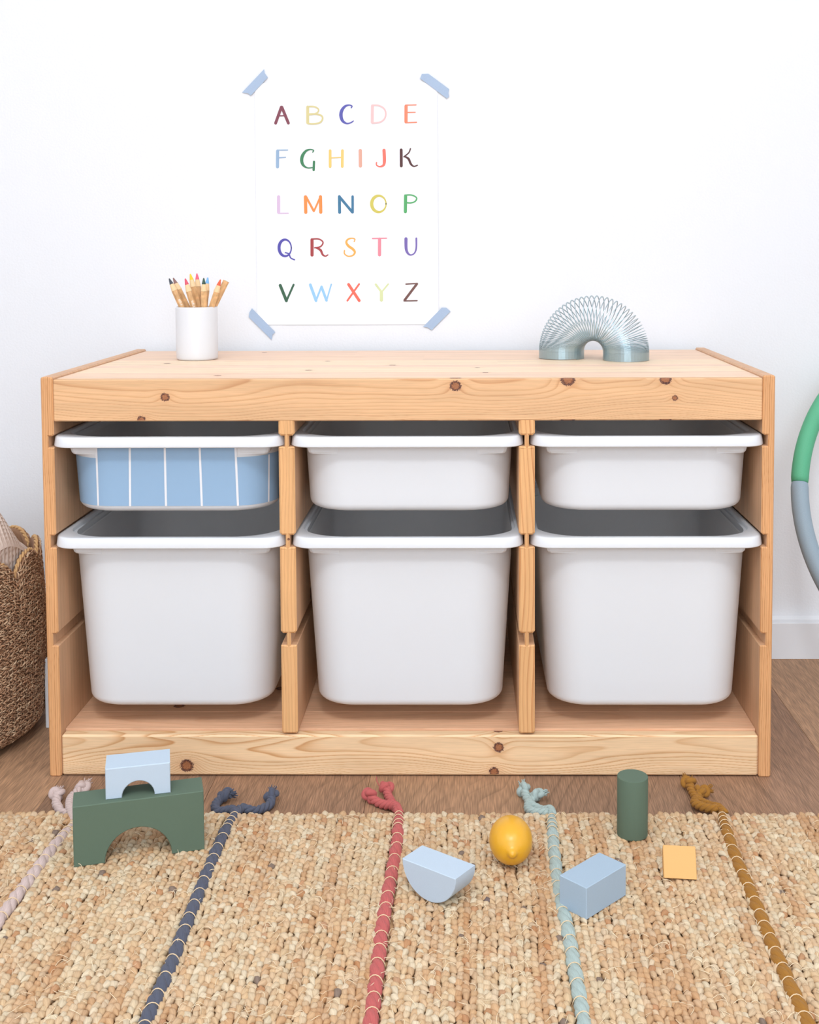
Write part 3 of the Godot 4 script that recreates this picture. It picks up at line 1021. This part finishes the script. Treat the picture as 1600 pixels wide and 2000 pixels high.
func build_blocks() -> void:
	mats.speck = noise_tex(0.32, 256, false, 1.0, 3, Color(0.9, 0.9, 0.9), Color.WHITE, 3)
	mats.speck_n = noise_tex(0.3, 256, true, 3.0, 3)
	var green := block_mat(97, 116, 97)
	var ice := block_mat(198, 214, 229)
	var y := RUG_TOP
	var put := func(called: String, m: Mesh, mt: Material, at: Vector3, yaw: float, label: String, roll := 0.0) -> void:
		var o := part(numbered(called), m, mt, self)
		o.transform = Transform3D(Basis(Vector3.UP, yaw) * Basis(Vector3(0, 0, 1), roll), at)
		tag(o, label, "toy block")
	put.call("arch_block", smooth_prism(arch_poly(0.1385, 0.067, 0.0354, -0.0013), 0.0371, 0.0008), green, Vector3(-0.289, y, 0.2133), 0.2857, "large dark green arch block standing on the jute rug")
	put.call("arch_block", smooth_prism(arch_poly(0.0689, 0.0344, 0.0174), 0.0378, 0.0008), ice, Vector3(-0.2908, y + 0.067, 0.2067), 0.2538, "small pale blue arch block on top of the green arch")
	put.call("half_round_block", smooth_prism(half_poly(0.0345), 0.0344, 0.0006), ice, Vector3(0.0453, y + 0.0345, 0.3017), -0.6271, "pale blue half round block lying flat side up on the rug")
	var bx := begin()
	bev_box(bx, Vector3(-0.0323, 0, -0.0176), Vector3(0.0323, 0.033, 0.0176), 0.0007)
	put.call("oblong_block", done(bx), block_mat(173, 193, 210), Vector3(0.2031, y, 0.314), 0.7883, "dusty blue oblong block lying on the pale teal cord")
	put.call("half_round_block", smooth_prism(half_poly(0.0162), 0.0344, 0.0007), block_mat(236, 182, 114), Vector3(0.3, y + 0.0162, 0.2671), 1.4747, "small yellow half round block tipped on the rug", 0.8924)
	var cy := begin()
	cy.set_smooth_group(1)
	lathe(cy, [Vector2(0.0001, 0), Vector2(0.0165, 0)], 64)
	cy.set_smooth_group(2)
	var rows := [[Vector2(0.0166, 0.0), Vector2(0.0173, 0.0006), Vector2(0.0174, 0.0012), Vector2(0.0174, 0.0672), Vector2(0.0173, 0.0677)], [Vector2(0.0173, 0.0677), Vector2(0.0169, 0.0682)], [Vector2(0.0169, 0.0682), Vector2(0.0001, 0.0682)]]
	for r in rows: lathe_flat(cy, r)
	put.call("cylinder_block", done(cy), green, Vector3(0.2628, y, 0.175), 0.4, "dark green cylinder block standing at the rug edge")
	# lemon lying with its tip to the viewer
	var lm := begin()
	var prof := [Vector2(0.0001, -0.0345), Vector2(0.0028, -0.0338), Vector2(0.0040, -0.0318)]
	for i in range(3, 29):
		var t := -PI / 2 + PI * i / 31.0
		prof.append(Vector2(0.0236 * pow(cos(t), 0.92), 0.0300 * sin(t)))
	prof.append_array([Vector2(0.0062, 0.0296), Vector2(0.0046, 0.0315), Vector2(0.0038, 0.0333), Vector2(0.0026, 0.0345), Vector2(0.0001, 0.0350)])
	lathe(lm, prof, 48)
	var lt := thing("lemon", "glossy yellow toy lemon on the rug with its tip to the viewer", "toy lemon", Vector3(0.1222, y + 0.0242, 0.2360))
	var yl := mat(241, 177, 40, 0.34)
	yl.albedo_texture = mats.speck
	tri(yl, 14.0)
	yl.clearcoat_enabled = true
	yl.clearcoat = 0.25
	yl.clearcoat_roughness = 0.3
	var lp := part("fruit", done(lm), yl, lt)
	lp.transform = Transform3D(Basis(Vector3.UP, 0.02) * Basis(Vector3.RIGHT, PI / 2 - 0.02), Vector3.ZERO)

func lathe_flat(st: SurfaceTool, prof: Array) -> void:
	var rows := []
	for q in prof:
		var row := PackedVector3Array()
		for i in 64:
			var a := -TAU * i / 64
			row.append(Vector3(q.x * cos(a), q.y, q.x * sin(a)))
		rows.append(row)
	st.set_smooth_group(int(prof[0].y * 1e5) + 3)
	grid(st, rows, true)

# ------------------------------------------------------------------ basket
const BASK := Vector3(-0.70, 0, -0.13)

func bask_r(y: float) -> float:
	var r := 0.1695 + 0.006 * sin(clampf(y / 0.26, 0, 1) * PI)
	if y < 0.03: r -= 0.030 * pow(1.0 - y / 0.03, 2.2)
	return r

func bask_top(a: float) -> float:
	# a is the angle from +x towards +z in degrees
	var p := fposmod((a - 1.5) / 27.692 + 0.5, 1.0) * 2.0 - 1.0
	return 0.228 + 0.036 * pow(maxf(0.0, 1.0 - pow(absf(p), 2.2)), 0.62)

func bask_p(a: float, y: float, off := 0.0) -> Vector3:
	var r := bask_r(y) + off
	var t := deg_to_rad(a)
	return BASK + Vector3(cos(t) * r, y, sin(t) * r)

func build_basket() -> void:
	var b := thing("basket", "round woven seagrass basket with a scalloped rim beside the pine unit", "basket")
	var st := begin()
	var outer := []
	var inner := []
	var na := 13 * 28
	for j in 41:
		var ro := PackedVector3Array()
		var ri := PackedVector3Array()
		for i in na:
			var a := -360.0 * i / na
			var y := 0.002 + (bask_top(a) - 0.002) * j / 40.0
			var f := 0.0012 * sin(y * 700.0 + 0.4 * sin(a * 0.3))
			ro.append(bask_p(a, y, f - 0.001))
			ri.append(bask_p(a, maxf(y, 0.006), -0.008 + f))
		outer.append(ro)
		inner.append(ri)
	st.set_smooth_group(1)
	grid(st, outer, true)
	st.set_smooth_group(2)
	grid(st, inner, true, false, true)
	fan(st, outer[0], true)
	fan(st, inner[0])
	grid(st, [outer[40], inner[40]], true)
	var bm := mat(152, 114, 86, 0.9)
	part("basket_body", done(st), bm, b)
	# plaited strands and stitches over the body
	var ss := begin()
	var arc := PackedVector3Array()
	for i in 6:
		var t := i / 5.0
		arc.append(Vector3(t - 0.5, 0, 0.16 * sin(PI * t)))
	tube(ss, arc, 0.085, 5, PackedFloat32Array([0.03, 0.085, 0.1, 0.1, 0.08, 0.03]))
	var xf := []
	var cols := PackedColorArray()
	var pal: Array = [lin(184, 142, 110), lin(168, 128, 97), lin(198, 160, 126), lin(148, 112, 84), lin(208, 176, 143)]
	for row in 40:
		var v := 0.005 + row * 0.0066
		var a := 0.0
		while a < 360.0:
			var top := bask_top(a)
			var y := v if v < 0.16 else 0.16 + (v - 0.16) * (top - 0.16) / 0.106
			if y < top - 0.001:
				var t := deg_to_rad(a)
				var bs := Basis(Vector3(sin(t), 0, -cos(t)), Vector3.UP, Vector3(cos(t), 0, sin(t)))
				var slope := (bask_top(a + 1.5) - bask_top(a - 1.5)) / 0.0092 * clampf((v - 0.16) / 0.106, 0.0, 1.0)
				for k in 3:
					var lean := (0.42 if k == 0 else -0.42) + rng.randf_range(-0.22, 0.22) - atan(slope)
					var L := rng.randf_range(0.0080, 0.0125)
					var W := rng.randf_range(0.0075, 0.0125)
					var c: Color = pal[rng.randi() % 5]
					var off := 0.0
					if k == 2:
						if rng.randf() < 0.45: continue
						lean = PI / 2 + rng.randf_range(-0.4, 0.4)
						L = rng.randf_range(0.004, 0.0065)
						W = rng.randf_range(0.004, 0.006)
						c = c.lerp(lin(205, 178, 150), 0.5)
						off = 0.0011
					var b2 := bs * Basis(Vector3(0, 0, 1), lean) * Basis.from_scale(Vector3(L, W, W * 1.1))
					xf.append(Transform3D(b2, bask_p(a + rng.randf_range(-0.5, 0.5), clampf(y + (0.0016 if k == 0 else -0.0016) + rng.randf_range(-0.0008, 0.0008), 0.004, top), off)))
					cols.append(c * rng.randf_range(0.8, 1.12))
			a += 2.0
	var sm := mat(255, 255, 255, 0.75)
	sm.vertex_color_use_as_albedo = true
	multi("woven_strand", done(ss), sm, xf, cols, b)
	# twisted edging round the scallops
	var rs := begin()
	var path := PackedVector3Array()
	for i in 13 * 30 + 1:
		var a := -360.0 * i / (13 * 30)
		path.append(bask_p(a, bask_top(a) + 0.0005, -0.004))
	rope(rs, path, 0.0032, 2, 0.016)
	part("rim_braid", done(rs), mat(206, 164, 112, 0.6), b)
	# blanket: waffle pits pressed in along the surface normal
	var bl := begin()
	var rows := []
	var n := 400
	var hf := func(x: float, z: float) -> float:
		var r := Vector2(x, z).length() / 0.158
		var h := 0.257 + 0.076 * exp(-(pow(x - 0.110, 2.0) + pow(z - 0.030, 2.0)) / 0.0021) + 0.06 * exp(-(pow(x - 0.02, 2.0) + pow(z - 0.03, 2.0)) / 0.0072)
		return h + 0.006 * sin(x * 60.0 + z * 35.0) * (1.0 - r) - 0.014 * pow(clampf((r - 0.86) / 0.14, 0.0, 1.0), 2.0)
	for j in n + 1:
		var row := PackedVector3Array()
		for i in n + 1:
			var u := (i / float(n) * 2.0 - 1.0)
			var v := (j / float(n) * 2.0 - 1.0)
			# square to disc
			var x := u * sqrt(1.0 - v * v / 2.0) * 0.158
			var z := v * sqrt(1.0 - u * u / 2.0) * 0.158
			var h: float = hf.call(x, z)
			var nx: float = (h - hf.call(x + 0.001, z)) / 0.001
			var nz: float = (h - hf.call(x, z + 0.001)) / 0.001
			var nn := Vector3(nx, 1.0, nz).normalized()
			var ca := -0.35 * x + 0.94 * z
			var cb := 0.94 * x + 0.35 * z - 1.1 * h
			var w := minf(absf(sin(ca / 0.0080 * PI)), absf(sin(cb / 0.0080 * PI)))
			row.append(BASK + Vector3(x, h, z) - nn * 0.0030 * smoothstep(0.2, 0.7, w) * clampf((1.0 - Vector2(x, z).length() / 0.158) * 12.0, 0.0, 1.0))
		rows.append(row)
	bl.set_smooth_group(1)
	grid(bl, rows, false, false, true)
	var low := []
	for j in 41:
		var row := PackedVector3Array()
		for i in 720:
			var a := TAU * i / 720.0
			var y: float = lerpf(hf.call(cos(a) * 0.158, sin(a) * 0.158), 0.15, j / 40.0)
			var w := minf(absf(sin(a * 0.158 / 0.0080 * PI)), absf(sin(y / 0.0080 * PI)))
			var rr := 0.158 - (0.0028 * smoothstep(0.2, 0.7, w) if j > 0 else 0.0)
			row.append(BASK + Vector3(cos(a) * rr, y, sin(a) * rr))
		low.append(row)
	bl.set_smooth_group(2)
	grid(bl, low, true, false, false)
	var k := mat(218, 200, 188, 0.95)
	k.rim_enabled = true
	k.rim = 0.3
	var bo := part(numbered("blanket"), done(bl), k, self)
	tag(bo, "beige waffle weave blanket heaped in the seagrass basket", "blanket")
	# narrow slab standing in for an unidentified pale strip between basket and unit
	var wb := part(numbered("pale_slab"), box_mesh(Vector3(-0.526, 0.0, -0.168), Vector3(-0.468, 0.1, -0.156), 0.001), mats.paint, self)
	tag(wb, "narrow pale slab standing between the woven basket and the pine unit", "board")
	wb.position = Vector3.ZERO

# ------------------------------------------------------------------ hoop
func build_hoop() -> void:
	var h := thing("hula_hoop", "foam covered hula hoop in green and grey blue leaning on the wall", "hula hoop", Vector3(0.8881, 0.0135 + 0.2984 * cos(0.4716), WALL_Z + 0.0135 + 0.2984 * sin(0.4716)))
	h.rotation.x = -0.4716
	var g := mat(96, 186, 142, 0.62)
	var b := mat(160, 178, 190, 0.62)
	for m in [g, b]:
		m.albedo_texture = mats.speck
		tri(m, 10.0)
	# the outer edge has a joint at 171.5 degrees in the hoop's plane
	for k in 8:
		var a0 := 172.0 + 45.0 * k
		var st := begin()
		var rows := []
		for i in 33:
			var t := i / 32.0
			var a := deg_to_rad(a0 + 0.12 + 44.76 * t)
			var r := 0.0135
			if i == 0 or i == 32: r = 0.0126
			var row := PackedVector3Array()
			for j in 24:
				var q := TAU * j / 24.0
				row.append(Vector3(cos(a), sin(a), 0) * (0.2984 + r * cos(q)) + Vector3(0, 0, r * sin(q)))
			rows.append(row)
		st.set_smooth_group(1)
		grid(st, rows, true, false, true)
		fan(st, rows[0], false)
		fan(st, rows[32], true)
		part("segment", done(st), b if k % 2 == 0 else g, h, "grey blue foam segment" if k % 2 == 0 else "green foam segment")

# ------------------------------------------------------------------ poster
func poster_xy(zx: float, zy: float) -> Vector2:
	return Vector2(-0.2695 + (zx - 142.0) * 0.00024061, 0.9527 - (zy - 182.0) * 0.00023884)

func ribbon(st: SurfaceTool, stroke: Array, w0: float, z: float) -> void:
	# stroke: [x, y] or [x, y, width] points in the print's own units
	var pts := []
	var ws := []
	for q in stroke:
		var p := poster_xy(q[0], q[1])
		pts.append(Vector3(p.x, p.y, z))
		ws.append((q[2] if q.size() > 2 else w0) * 0.00012)
	var path := PackedVector3Array()
	var wid := PackedFloat32Array()
	var step := 1 if pts.size() == 2 else 8
	var n := pts.size()
	for i in n - 1:
		for k in step:
			var t := float(k) / step
			path.append(pts[i].cubic_interpolate(pts[i + 1], pts[maxi(i - 1, 0)], pts[mini(i + 2, n - 1)], t))
			wid.append(lerpf(ws[i], ws[i + 1], t))
	path.append(pts[n - 1])
	wid.append(ws[n - 1])
	var la := PackedVector3Array()
	var ra := PackedVector3Array()
	for i in path.size():
		var d := (path[mini(i + 1, path.size() - 1)] - path[maxi(i - 1, 0)]).normalized()
		var s := Vector3(-d.y, d.x, 0) * wid[i]
		la.append(path[i] + s)
		ra.append(path[i] - s)
	for i in path.size() - 1:
		quad(st, ra[i], ra[i + 1], la[i + 1], la[i])
	for e in [0, path.size() - 1]:
		var d := (path[1] - path[0]).normalized() * -1.0 if e == 0 else (path[e] - path[e - 1]).normalized()
		var a0 := atan2(d.y, d.x) - PI / 2
		for i in 8:
			var a := a0 + PI * i / 8.0
			var b2 := a0 + PI * (i + 1) / 8.0
			tri3(st, path[e], path[e] + Vector3(cos(a), sin(a), 0) * wid[e], path[e] + Vector3(cos(b2), sin(b2), 0) * wid[e])

func letters() -> Array:
	var ring_o := []
	for i in 25:
		var a := TAU * i / 24.0
		ring_o.append([982 + 49 * cos(a), 1008 - 56 * sin(a), 16 - 7 * cos(a)])
	var ring_q := []
	for i in 25:
		var a := TAU * i / 24.0
		ring_q.append([337 + 42 * cos(a), 1308 - 57 * sin(a), 15 - 6 * cos(a)])
	return [
		[Vector3(139, 80, 94), [20, [282, 453], [322, 345]], [20, [326, 345], [369, 453]], [9, [300, 404], [352, 403]]],
		[Vector3(226, 216, 158), [20, [502, 345], [501, 452]], [11, [500, 342], [548, 343], [576, 362], [565, 385], [535, 394], [510, 396]], [12, [515, 393], [560, 393], [596, 405], [602, 428], [582, 452], [540, 459], [503, 457]]],
		[Vector3(100, 102, 184), [9, [798, 352, 8], [804, 340, 8], [785, 333, 9], [757, 341, 16], [735, 368, 22], [728, 402, 24], [738, 438, 20], [764, 457, 12], [792, 454, 9], [812, 441, 8]]],
		[Vector3(247, 206, 205), [20, [943, 340], [941, 450]], [11, [940, 335], [985, 337], [1022, 358], [1034, 394], [1022, 430], [990, 451], [940, 456]]],
		[Vector3(247, 148, 116), [22, [1172, 342], [1171, 448]], [8, [1170, 335], [1240, 334]], [8, [1172, 385], [1234, 384]], [8, [1168, 455], [1243, 452]]],
		[Vector3(158, 188, 219), [22, [293, 645], [291, 751]], [8, [290, 637], [362, 637]], [8, [293, 690], [347, 686]]],
		[Vector3(72, 138, 98), [9, [533, 652, 8], [539, 640, 8], [516, 634, 9], [487, 644, 16], [464, 674, 22], [457, 708, 23], [467, 740, 18], [495, 759, 9], [528, 758, 8]], [16, [541, 718], [538, 774]]],
		[Vector3(246, 214, 126), [19, [652, 643], [651, 751]], [19, [736, 643], [734, 751]], [8, [655, 692], [735, 688]]],
		[Vector3(236, 180, 160), [23, [858, 643], [858, 748]]],
		[Vector3(250, 128, 112), [22, [1020, 642, 22], [1022, 715, 22], [1014, 745, 16], [988, 753, 10], [968, 742, 8], [968, 726, 10]]],
		[Vector3(94, 62, 62), [20, [1137, 640], [1137, 749]], [9, [1200, 632, 9], [1188, 660, 9], [1155, 687, 9]], [12, [1158, 684, 9], [1186, 700, 16], [1202, 735, 15], [1222, 752, 10], [1247, 745, 8]]],
		[Vector3(226, 200, 230), [22, [296, 957], [295, 1062]], [8, [292, 1070], [361, 1070]]],
		[Vector3(252, 154, 84), [22, [480, 958], [481, 1064]], [15, [483, 955], [536, 1055]], [12, [538, 1055], [582, 957]], [22, [583, 958], [584, 1063]]],
		[Vector3(72, 128, 164), [20, [712, 957], [713, 1065]], [18, [712, 957], [800, 1064]], [17, [803, 957], [802, 1065]]],
		[Vector3(218, 208, 104), [14] + ring_o],
		[Vector3(94, 180, 114), [22, [1165, 957], [1163, 1062]], [10, [1160, 949], [1208, 949], [1240, 968], [1230, 992], [1200, 1002], [1168, 1000]]],
		[Vector3(92, 88, 178), [14] + ring_q, [9, [338, 1341], [362, 1350], [374, 1377], [400, 1390]]],
		[Vector3(174, 76, 78), [22, [522, 1253], [521, 1358]], [10, [518, 1248], [568, 1248], [597, 1270], [580, 1300], [540, 1308]], [12, [552, 1308, 12], [580, 1325, 17], [594, 1355, 14], [613, 1366, 9], [630, 1357, 8]]],
		[Vector3(252, 184, 92), [9, [811, 1266, 8], [816, 1250, 8], [795, 1243, 9], [768, 1251, 12], [757, 1272, 15], [772, 1297, 18], [801, 1318, 18], [815, 1340, 15], [800, 1362, 10], [768, 1367, 9], [744, 1350, 9], [744, 1328, 9]]],
		[Vector3(240, 148, 164), [9, [937, 1246], [1033, 1244]], [22, [985, 1250], [984, 1358]]],
		[Vector3(128, 112, 184), [18, [1166, 1249, 22], [1167, 1318, 20], [1180, 1350, 15], [1200, 1360, 10], [1224, 1347, 10], [1236, 1312, 12], [1237, 1246, 13]]],
		[Vector3(64, 104, 80), [20, [300, 1567, 21], [341, 1673, 21]], [14, [342, 1673], [392, 1563]]],
		[Vector3(158, 210, 250), [20, [507, 1564], [545, 1673]], [13, [545, 1673], [581, 1582]], [18, [584, 1578], [617, 1672]], [10, [618, 1672], [651, 1561]]],
		[Vector3(252, 118, 98), [20, [770, 1562], [842, 1674]], [13, [842, 1560], [761, 1674]]],
		[Vector3(222, 232, 176), [15, [957, 1563], [995, 1614]], [11, [1042, 1561], [996, 1617]], [22, [995, 1618], [995, 1671]]],
		[Vector3(120, 86, 80), [9, [1164, 1561], [1243, 1557]], [17, [1239, 1560], [1155, 1671]], [9, [1150, 1677], [1240, 1676]]]]

func build_poster() -> void:
	var zb := WALL_Z + 0.0012
	var po := thing("poster", "white alphabet poster with hand drawn coloured capital letters, taped to the wall", "poster")
	# paper: hardly curled at its lower edge
	var st := begin()
	var f := []
	var bk := []
	for j in 21:
		var ra := PackedVector3Array()
		var rb := PackedVector3Array()
		for i in 17:
			var u := i / 16.0
			var v := j / 20.0
			var z := zb + 0.0004 * pow(1.0 - v, 3.0) * sin(PI * u) + 0.0003 * pow(u, 4.0) * sin(PI * v)
			var p := Vector3(lerpf(lerpf(-0.2702, 0.0299, u), lerpf(-0.2690, 0.0294, u), v), lerpf(0.5567, 0.9527, v), z)
			ra.append(p)
			rb.append(p - Vector3(0, 0, 0.0003))
		f.append(ra)
		bk.append(rb)
	st.set_smooth_group(1)
	grid(st, f)
	grid(st, bk, false, false, true)
	part("paper", done(st), mat(243, 243, 247, 0.7), po)
	for l in letters():
		var ls := begin()
		ls.set_smooth_group(-1)
		for s in range(1, l.size()):
			ribbon(ls, l[s].slice(1), l[s][0], zb + 0.0005 + 0.00005 * s)
		var c: Vector3 = l[0]
		part("letter", done(ls), mat(c.x * 0.95, c.y * 0.94, c.z * 0.94, 0.8), po)
	var tm := mat(176, 196, 222, 0.75)
	tm.albedo_texture = mats.speck
	tri(tm, 12.0)
	var shapes: Array = [
		[[-0.2534, 0.9755], [-0.2528, 0.9695], [-0.2476, 0.962], [-0.276, 0.9326], [-0.2805, 0.9365], [-0.2902, 0.9379]],
		[[0.0046, 0.9665], [0.015, 0.9668], [0.049, 0.9416], [0.0478, 0.9352], [0.0488, 0.9300], [0.0454, 0.9263], [0.0016, 0.9591]],
		[[-0.2788, 0.5842], [-0.2408, 0.5446], [-0.2453, 0.5402], [-0.2468, 0.5318], [-0.2843, 0.5697], [-0.2830, 0.5775]],
		[[0.0356, 0.5844], [0.0430, 0.5840], [0.0498, 0.5781], [0.0185, 0.547], [0.0120, 0.5515], [0.0041, 0.5524]]]
	var where: Array = ["upper left poster corner above the letter A", "upper right poster corner above the letter E", "lower left poster corner below the letter V", "lower right poster corner below the letter Z"]
	for i in 4:
		var pl := PackedVector2Array()
		for q in shapes[i]: pl.append(Vector2(q[0], q[1]))
		if Geometry2D.is_polygon_clockwise(pl): pl.reverse()
		var ts := begin()
		extrude(ts, ts, pl, WALL_Z + 0.0020, WALL_Z + 0.0023, 0.0)
		var o := part(numbered("tape_strip"), done(ts), tm, self)
		tag(o, "light blue paper tape strip on the " + where[i], "tape", "tape strips of the poster")

# ------------------------------------------------------------------ cup and pencils
func build_cup() -> void:
	var c := Vector3(-0.3302, 0.5157, -0.2862)
	var cup := thing("pencil_cup", "plain white ceramic cup full of coloured pencils on the pine unit", "cup", c)
	var st := begin()
	lathe(st, [Vector2(0.0001, 0.0), Vector2(0.0278, 0.0), Vector2(0.0298, 0.0012), Vector2(0.0306, 0.0035), Vector2(0.0309, 0.012), Vector2(0.0311, 0.0775), Vector2(0.0307, 0.0790), Vector2(0.0297, 0.0796), Vector2(0.0288, 0.0790), Vector2(0.0284, 0.0775), Vector2(0.0282, 0.010), Vector2(0.026, 0.006), Vector2(0.0001, 0.006)], 72)
	part("cup_body", done(st), mat(224, 224, 227, 0.35), cup)
	# tip, where it crosses the rim, colour
	var list: Array = [
		[Vector3(-0.3683, 0.6385, -0.275), Vector3(-0.3491, 0.5948, -0.275), Vector3(66, 72, 82), "dark grey tip", true],
		[Vector3(-0.3659, 0.6390, -0.290), Vector3(-0.3445, 0.5941, -0.2885), Vector3(140, 102, 96), "brown tip", false],
		[Vector3(-0.3421, 0.6386, -0.266), Vector3(-0.3275, 0.5951, -0.2672), Vector3(214, 84, 104), "dark pink tip", true],
		[Vector3(-0.3378, 0.6452, -0.281), Vector3(-0.3265, 0.5944, -0.2800), Vector3(248, 196, 40), "yellow tip", false],
		[Vector3(-0.3323, 0.6456, -0.301), Vector3(-0.3290, 0.5936, -0.3000), Vector3(232, 96, 118), "pink tip", false],
		[Vector3(-0.3142, 0.6393, -0.266), Vector3(-0.3135, 0.5951, -0.2665), Vector3(46, 78, 62), "dark green tip", false],
		[Vector3(-0.3134, 0.6396, -0.291), Vector3(-0.3190, 0.5941, -0.2880), Vector3(118, 178, 230), "light blue tip", true],
		[Vector3(-0.2909, 0.6367, -0.275), Vector3(-0.3055, 0.5947, -0.2765), Vector3(226, 94, 56), "orange red tip", false],
		[Vector3(-0.2863, 0.6333, -0.293), Vector3(-0.3055, 0.5939, -0.2900), Vector3(84, 168, 110), "green blunt end", false],
		[Vector3(-0.3400, 0.6195, -0.302), Vector3(-0.3385, 0.5936, -0.3010), Vector3(200, 160, 116), "short pencil", false]]
	var grain := pine(256, 32, 0.13, 0.03, 90, {"sp": 0.004, "d": 0.02, "y0": 0.01, "con": 0.5, "base": Vector3(222, 176, 126), "dark": Vector3(196, 146, 96), "fib": 0.08})
	var wm := wood(grain, 0.5)
	var cone := mat(238, 204, 158, 0.7)
	var k := 0
	for p in list:
		var tip: Vector3 = p[0]
		var d: Vector3 = (tip - p[1]).normalized()
		var blunt: bool = k == 8 or k == 9
		# the foot stands on the cup's floor or against its wall
		var foot := tip - d * ((tip.y - (c.y + 0.0095)) / d.y)
		var fr := Vector2(foot.x - c.x, foot.z - c.z)
		if fr.length() > 0.0222: fr = fr.normalized() * 0.0222
		foot = Vector3(c.x + fr.x, foot.y, c.z + fr.y)
		var L := tip.distance_to(foot)
		d = (tip - foot) / L
		var pn := thing("colored_pencil", "", "pencil", tip - d * L, "coloured pencils in the white cup")
		var y := d
		var x := y.cross(Vector3(0, 0, 1)).normalized()
		pn.basis = Basis(x, y, x.cross(y)) * Basis(Vector3.UP, 0.35 + 0.5 * k)
		var R := 0.0047
		var body := L - (0.0 if blunt else 0.0205)
		var prof := func(s: SurfaceTool, r0: float, y0: float, r1: float, y1: float, n: int) -> void:
			var rows := []
			for q in [[r0, y0], [r1, y1]]:
				var row := PackedVector3Array()
				for i in n:
					var a := -TAU * i / n
					row.append(Vector3(cos(a) * q[0], q[1], sin(a) * q[0]))
				rows.append(row)
			s.set_smooth_group(-1 if n == 6 else 1)
			grid(s, rows, true)
		var sb := begin()
		prof.call(sb, 0.0001, 0.0, R, 0.0, 6)
		prof.call(sb, R, 0.0, R, body, 6)
		if blunt: prof.call(sb, R, body, 0.0001, body, 6)
		part("shaft", done(sb), wm, pn)
		if blunt:
			var dk := begin()
			prof.call(dk, 0.0026, body + 0.0003, 0.0001, body + 0.0003, 16)
			part("lead", done(dk), mat(p[2].x, p[2].y, p[2].z, 0.6), pn)
		else:
			var sc := begin()
			prof.call(sc, R, body, 0.0031, body + 0.0105, 18)
			part("sharpened_cone", done(sc), cone, pn)
			var sl := begin()
			prof.call(sl, 0.0031, body + 0.0105, 0.0010, body + 0.0192, 16)
			prof.call(sl, 0.0010, body + 0.0192, 0.0001, body + 0.0200, 16)
			part("lead", done(sl), mat(p[2].x, p[2].y, p[2].z, 0.55), pn)
		var lab: Array = ["fat natural wood pencil with a black tip, leaning out farthest over the cup rim", "wood pencil with a brown tip just behind the black one", "fat wood pencil with a dark pink tip at the front of the cup", "wood pencil with a yellow tip, upright in the middle of the cup", "wood pencil with a bright pink tip, tallest at the back of the cup", "fat wood pencil with a dark green tip at the front of the cup", "wood pencil with a light blue tip behind the dark green one", "wood pencil with an orange red tip leaning towards the poster", "unsharpened flat end of a green pencil beside the orange red tip", "short stub of a wood pencil low between the black and pink tips"]
		pn.set_meta("label", lab[k])
		if p[4]:
			var tmesh := TextMesh.new()
			var sf := SystemFont.new()
			sf.font_names = PackedStringArray(["Droid Sans"])
			tmesh.font = sf
			tmesh.text = "MÅLA"
			tmesh.font_size = 32
			tmesh.pixel_size = 0.000125
			tmesh.depth = 0.0001
			var tx := part("lettering", tmesh, mat(246, 244, 240, 0.6), pn)
			# along the shaft on the facet that faces the viewer
			var local_z := pn.basis.inverse() * Vector3(0.1, 0.1, 1.0)
			var fa := atan2(local_z.z, local_z.x)
			fa = (floorf(fa / (PI / 3)) + 0.5) * PI / 3
			var nrm := Vector3(cos(fa), 0, sin(fa))
			var along := Vector3.DOWN
			tx.transform = Transform3D(Basis(along, nrm.cross(along), nrm), nrm * (R * 0.866 + 0.00005) + Vector3(0, body - 0.0195, 0))
		k += 1

# ------------------------------------------------------------------ spring toy
func build_spring() -> void:
	var base := 0.5157
	var A := Vector3(0.2189, base, -0.287)
	var B := Vector3(0.3112, base, -0.253)
	var ax := (B - A).normalized()
	var half := A.distance_to(B) / 2.0
	var mid := (A + B) / 2.0
	var side := ax.cross(Vector3.UP).normalized()
	var R := 0.0330
	var leg := 0.0120
	# the centre line: up one leg, round the arch, down the other; turns are close in the legs
	var centre := func(t: float) -> Array:
		# returns [position, tangent]
		if t < 0.0: return [A + Vector3(0, leg + t, 0), Vector3.UP]
		if t > PI: return [B + Vector3(0, leg - (t - PI), 0), Vector3.DOWN]
		return [mid + Vector3(0, leg, 0) - ax * cos(t) * half + Vector3.UP * sin(t) * half, (ax * sin(t) + Vector3.UP * cos(t)).normalized()]
	var stops := []
	var turns_leg := 13
	var turns_arc := 56
	var per := 44
	var st := begin()
	var rows := []
	var total := turns_leg * 2 + turns_arc
	for i in total * per + 1:
		var w := float(i) / per
		var t := 0.0
		if w < turns_leg: t = -leg + leg * w / turns_leg + 0.0006
		elif w > turns_leg + turns_arc: t = PI + leg * (w - turns_leg - turns_arc) / turns_leg - 0.0006
		else:
			var s := (w - turns_leg) / turns_arc
			# coils crowd together near both feet
			t = PI * (s - 0.115 * sin(TAU * s) * 1.0)
		var ct: Array = centre.call(t)
		var tg: Vector3 = ct[1]
		var n1 := side
		var n2 := tg.cross(side).normalized()
		var an := TAU * w + 1.0
		var out := n1 * cos(an) + n2 * sin(an)
		var p: Vector3 = ct[0] + out * R
		var hw := 0.00042
		var hr := 0.0009
		rows.append(PackedVector3Array([p + out * hr + tg * hw, p + out * hr - tg * hw, p - out * hr - tg * hw, p - out * hr + tg * hw]))
	st.set_smooth_group(-1)
	grid(st, rows, true, false, false)
	var m := mat(168, 188, 194, 0.3, 0.7)
	var o := part(numbered("spring_toy"), done(st), m, self)
	tag(o, "metal coil spring toy bent into an arch on top of the pine unit", "spring toy")
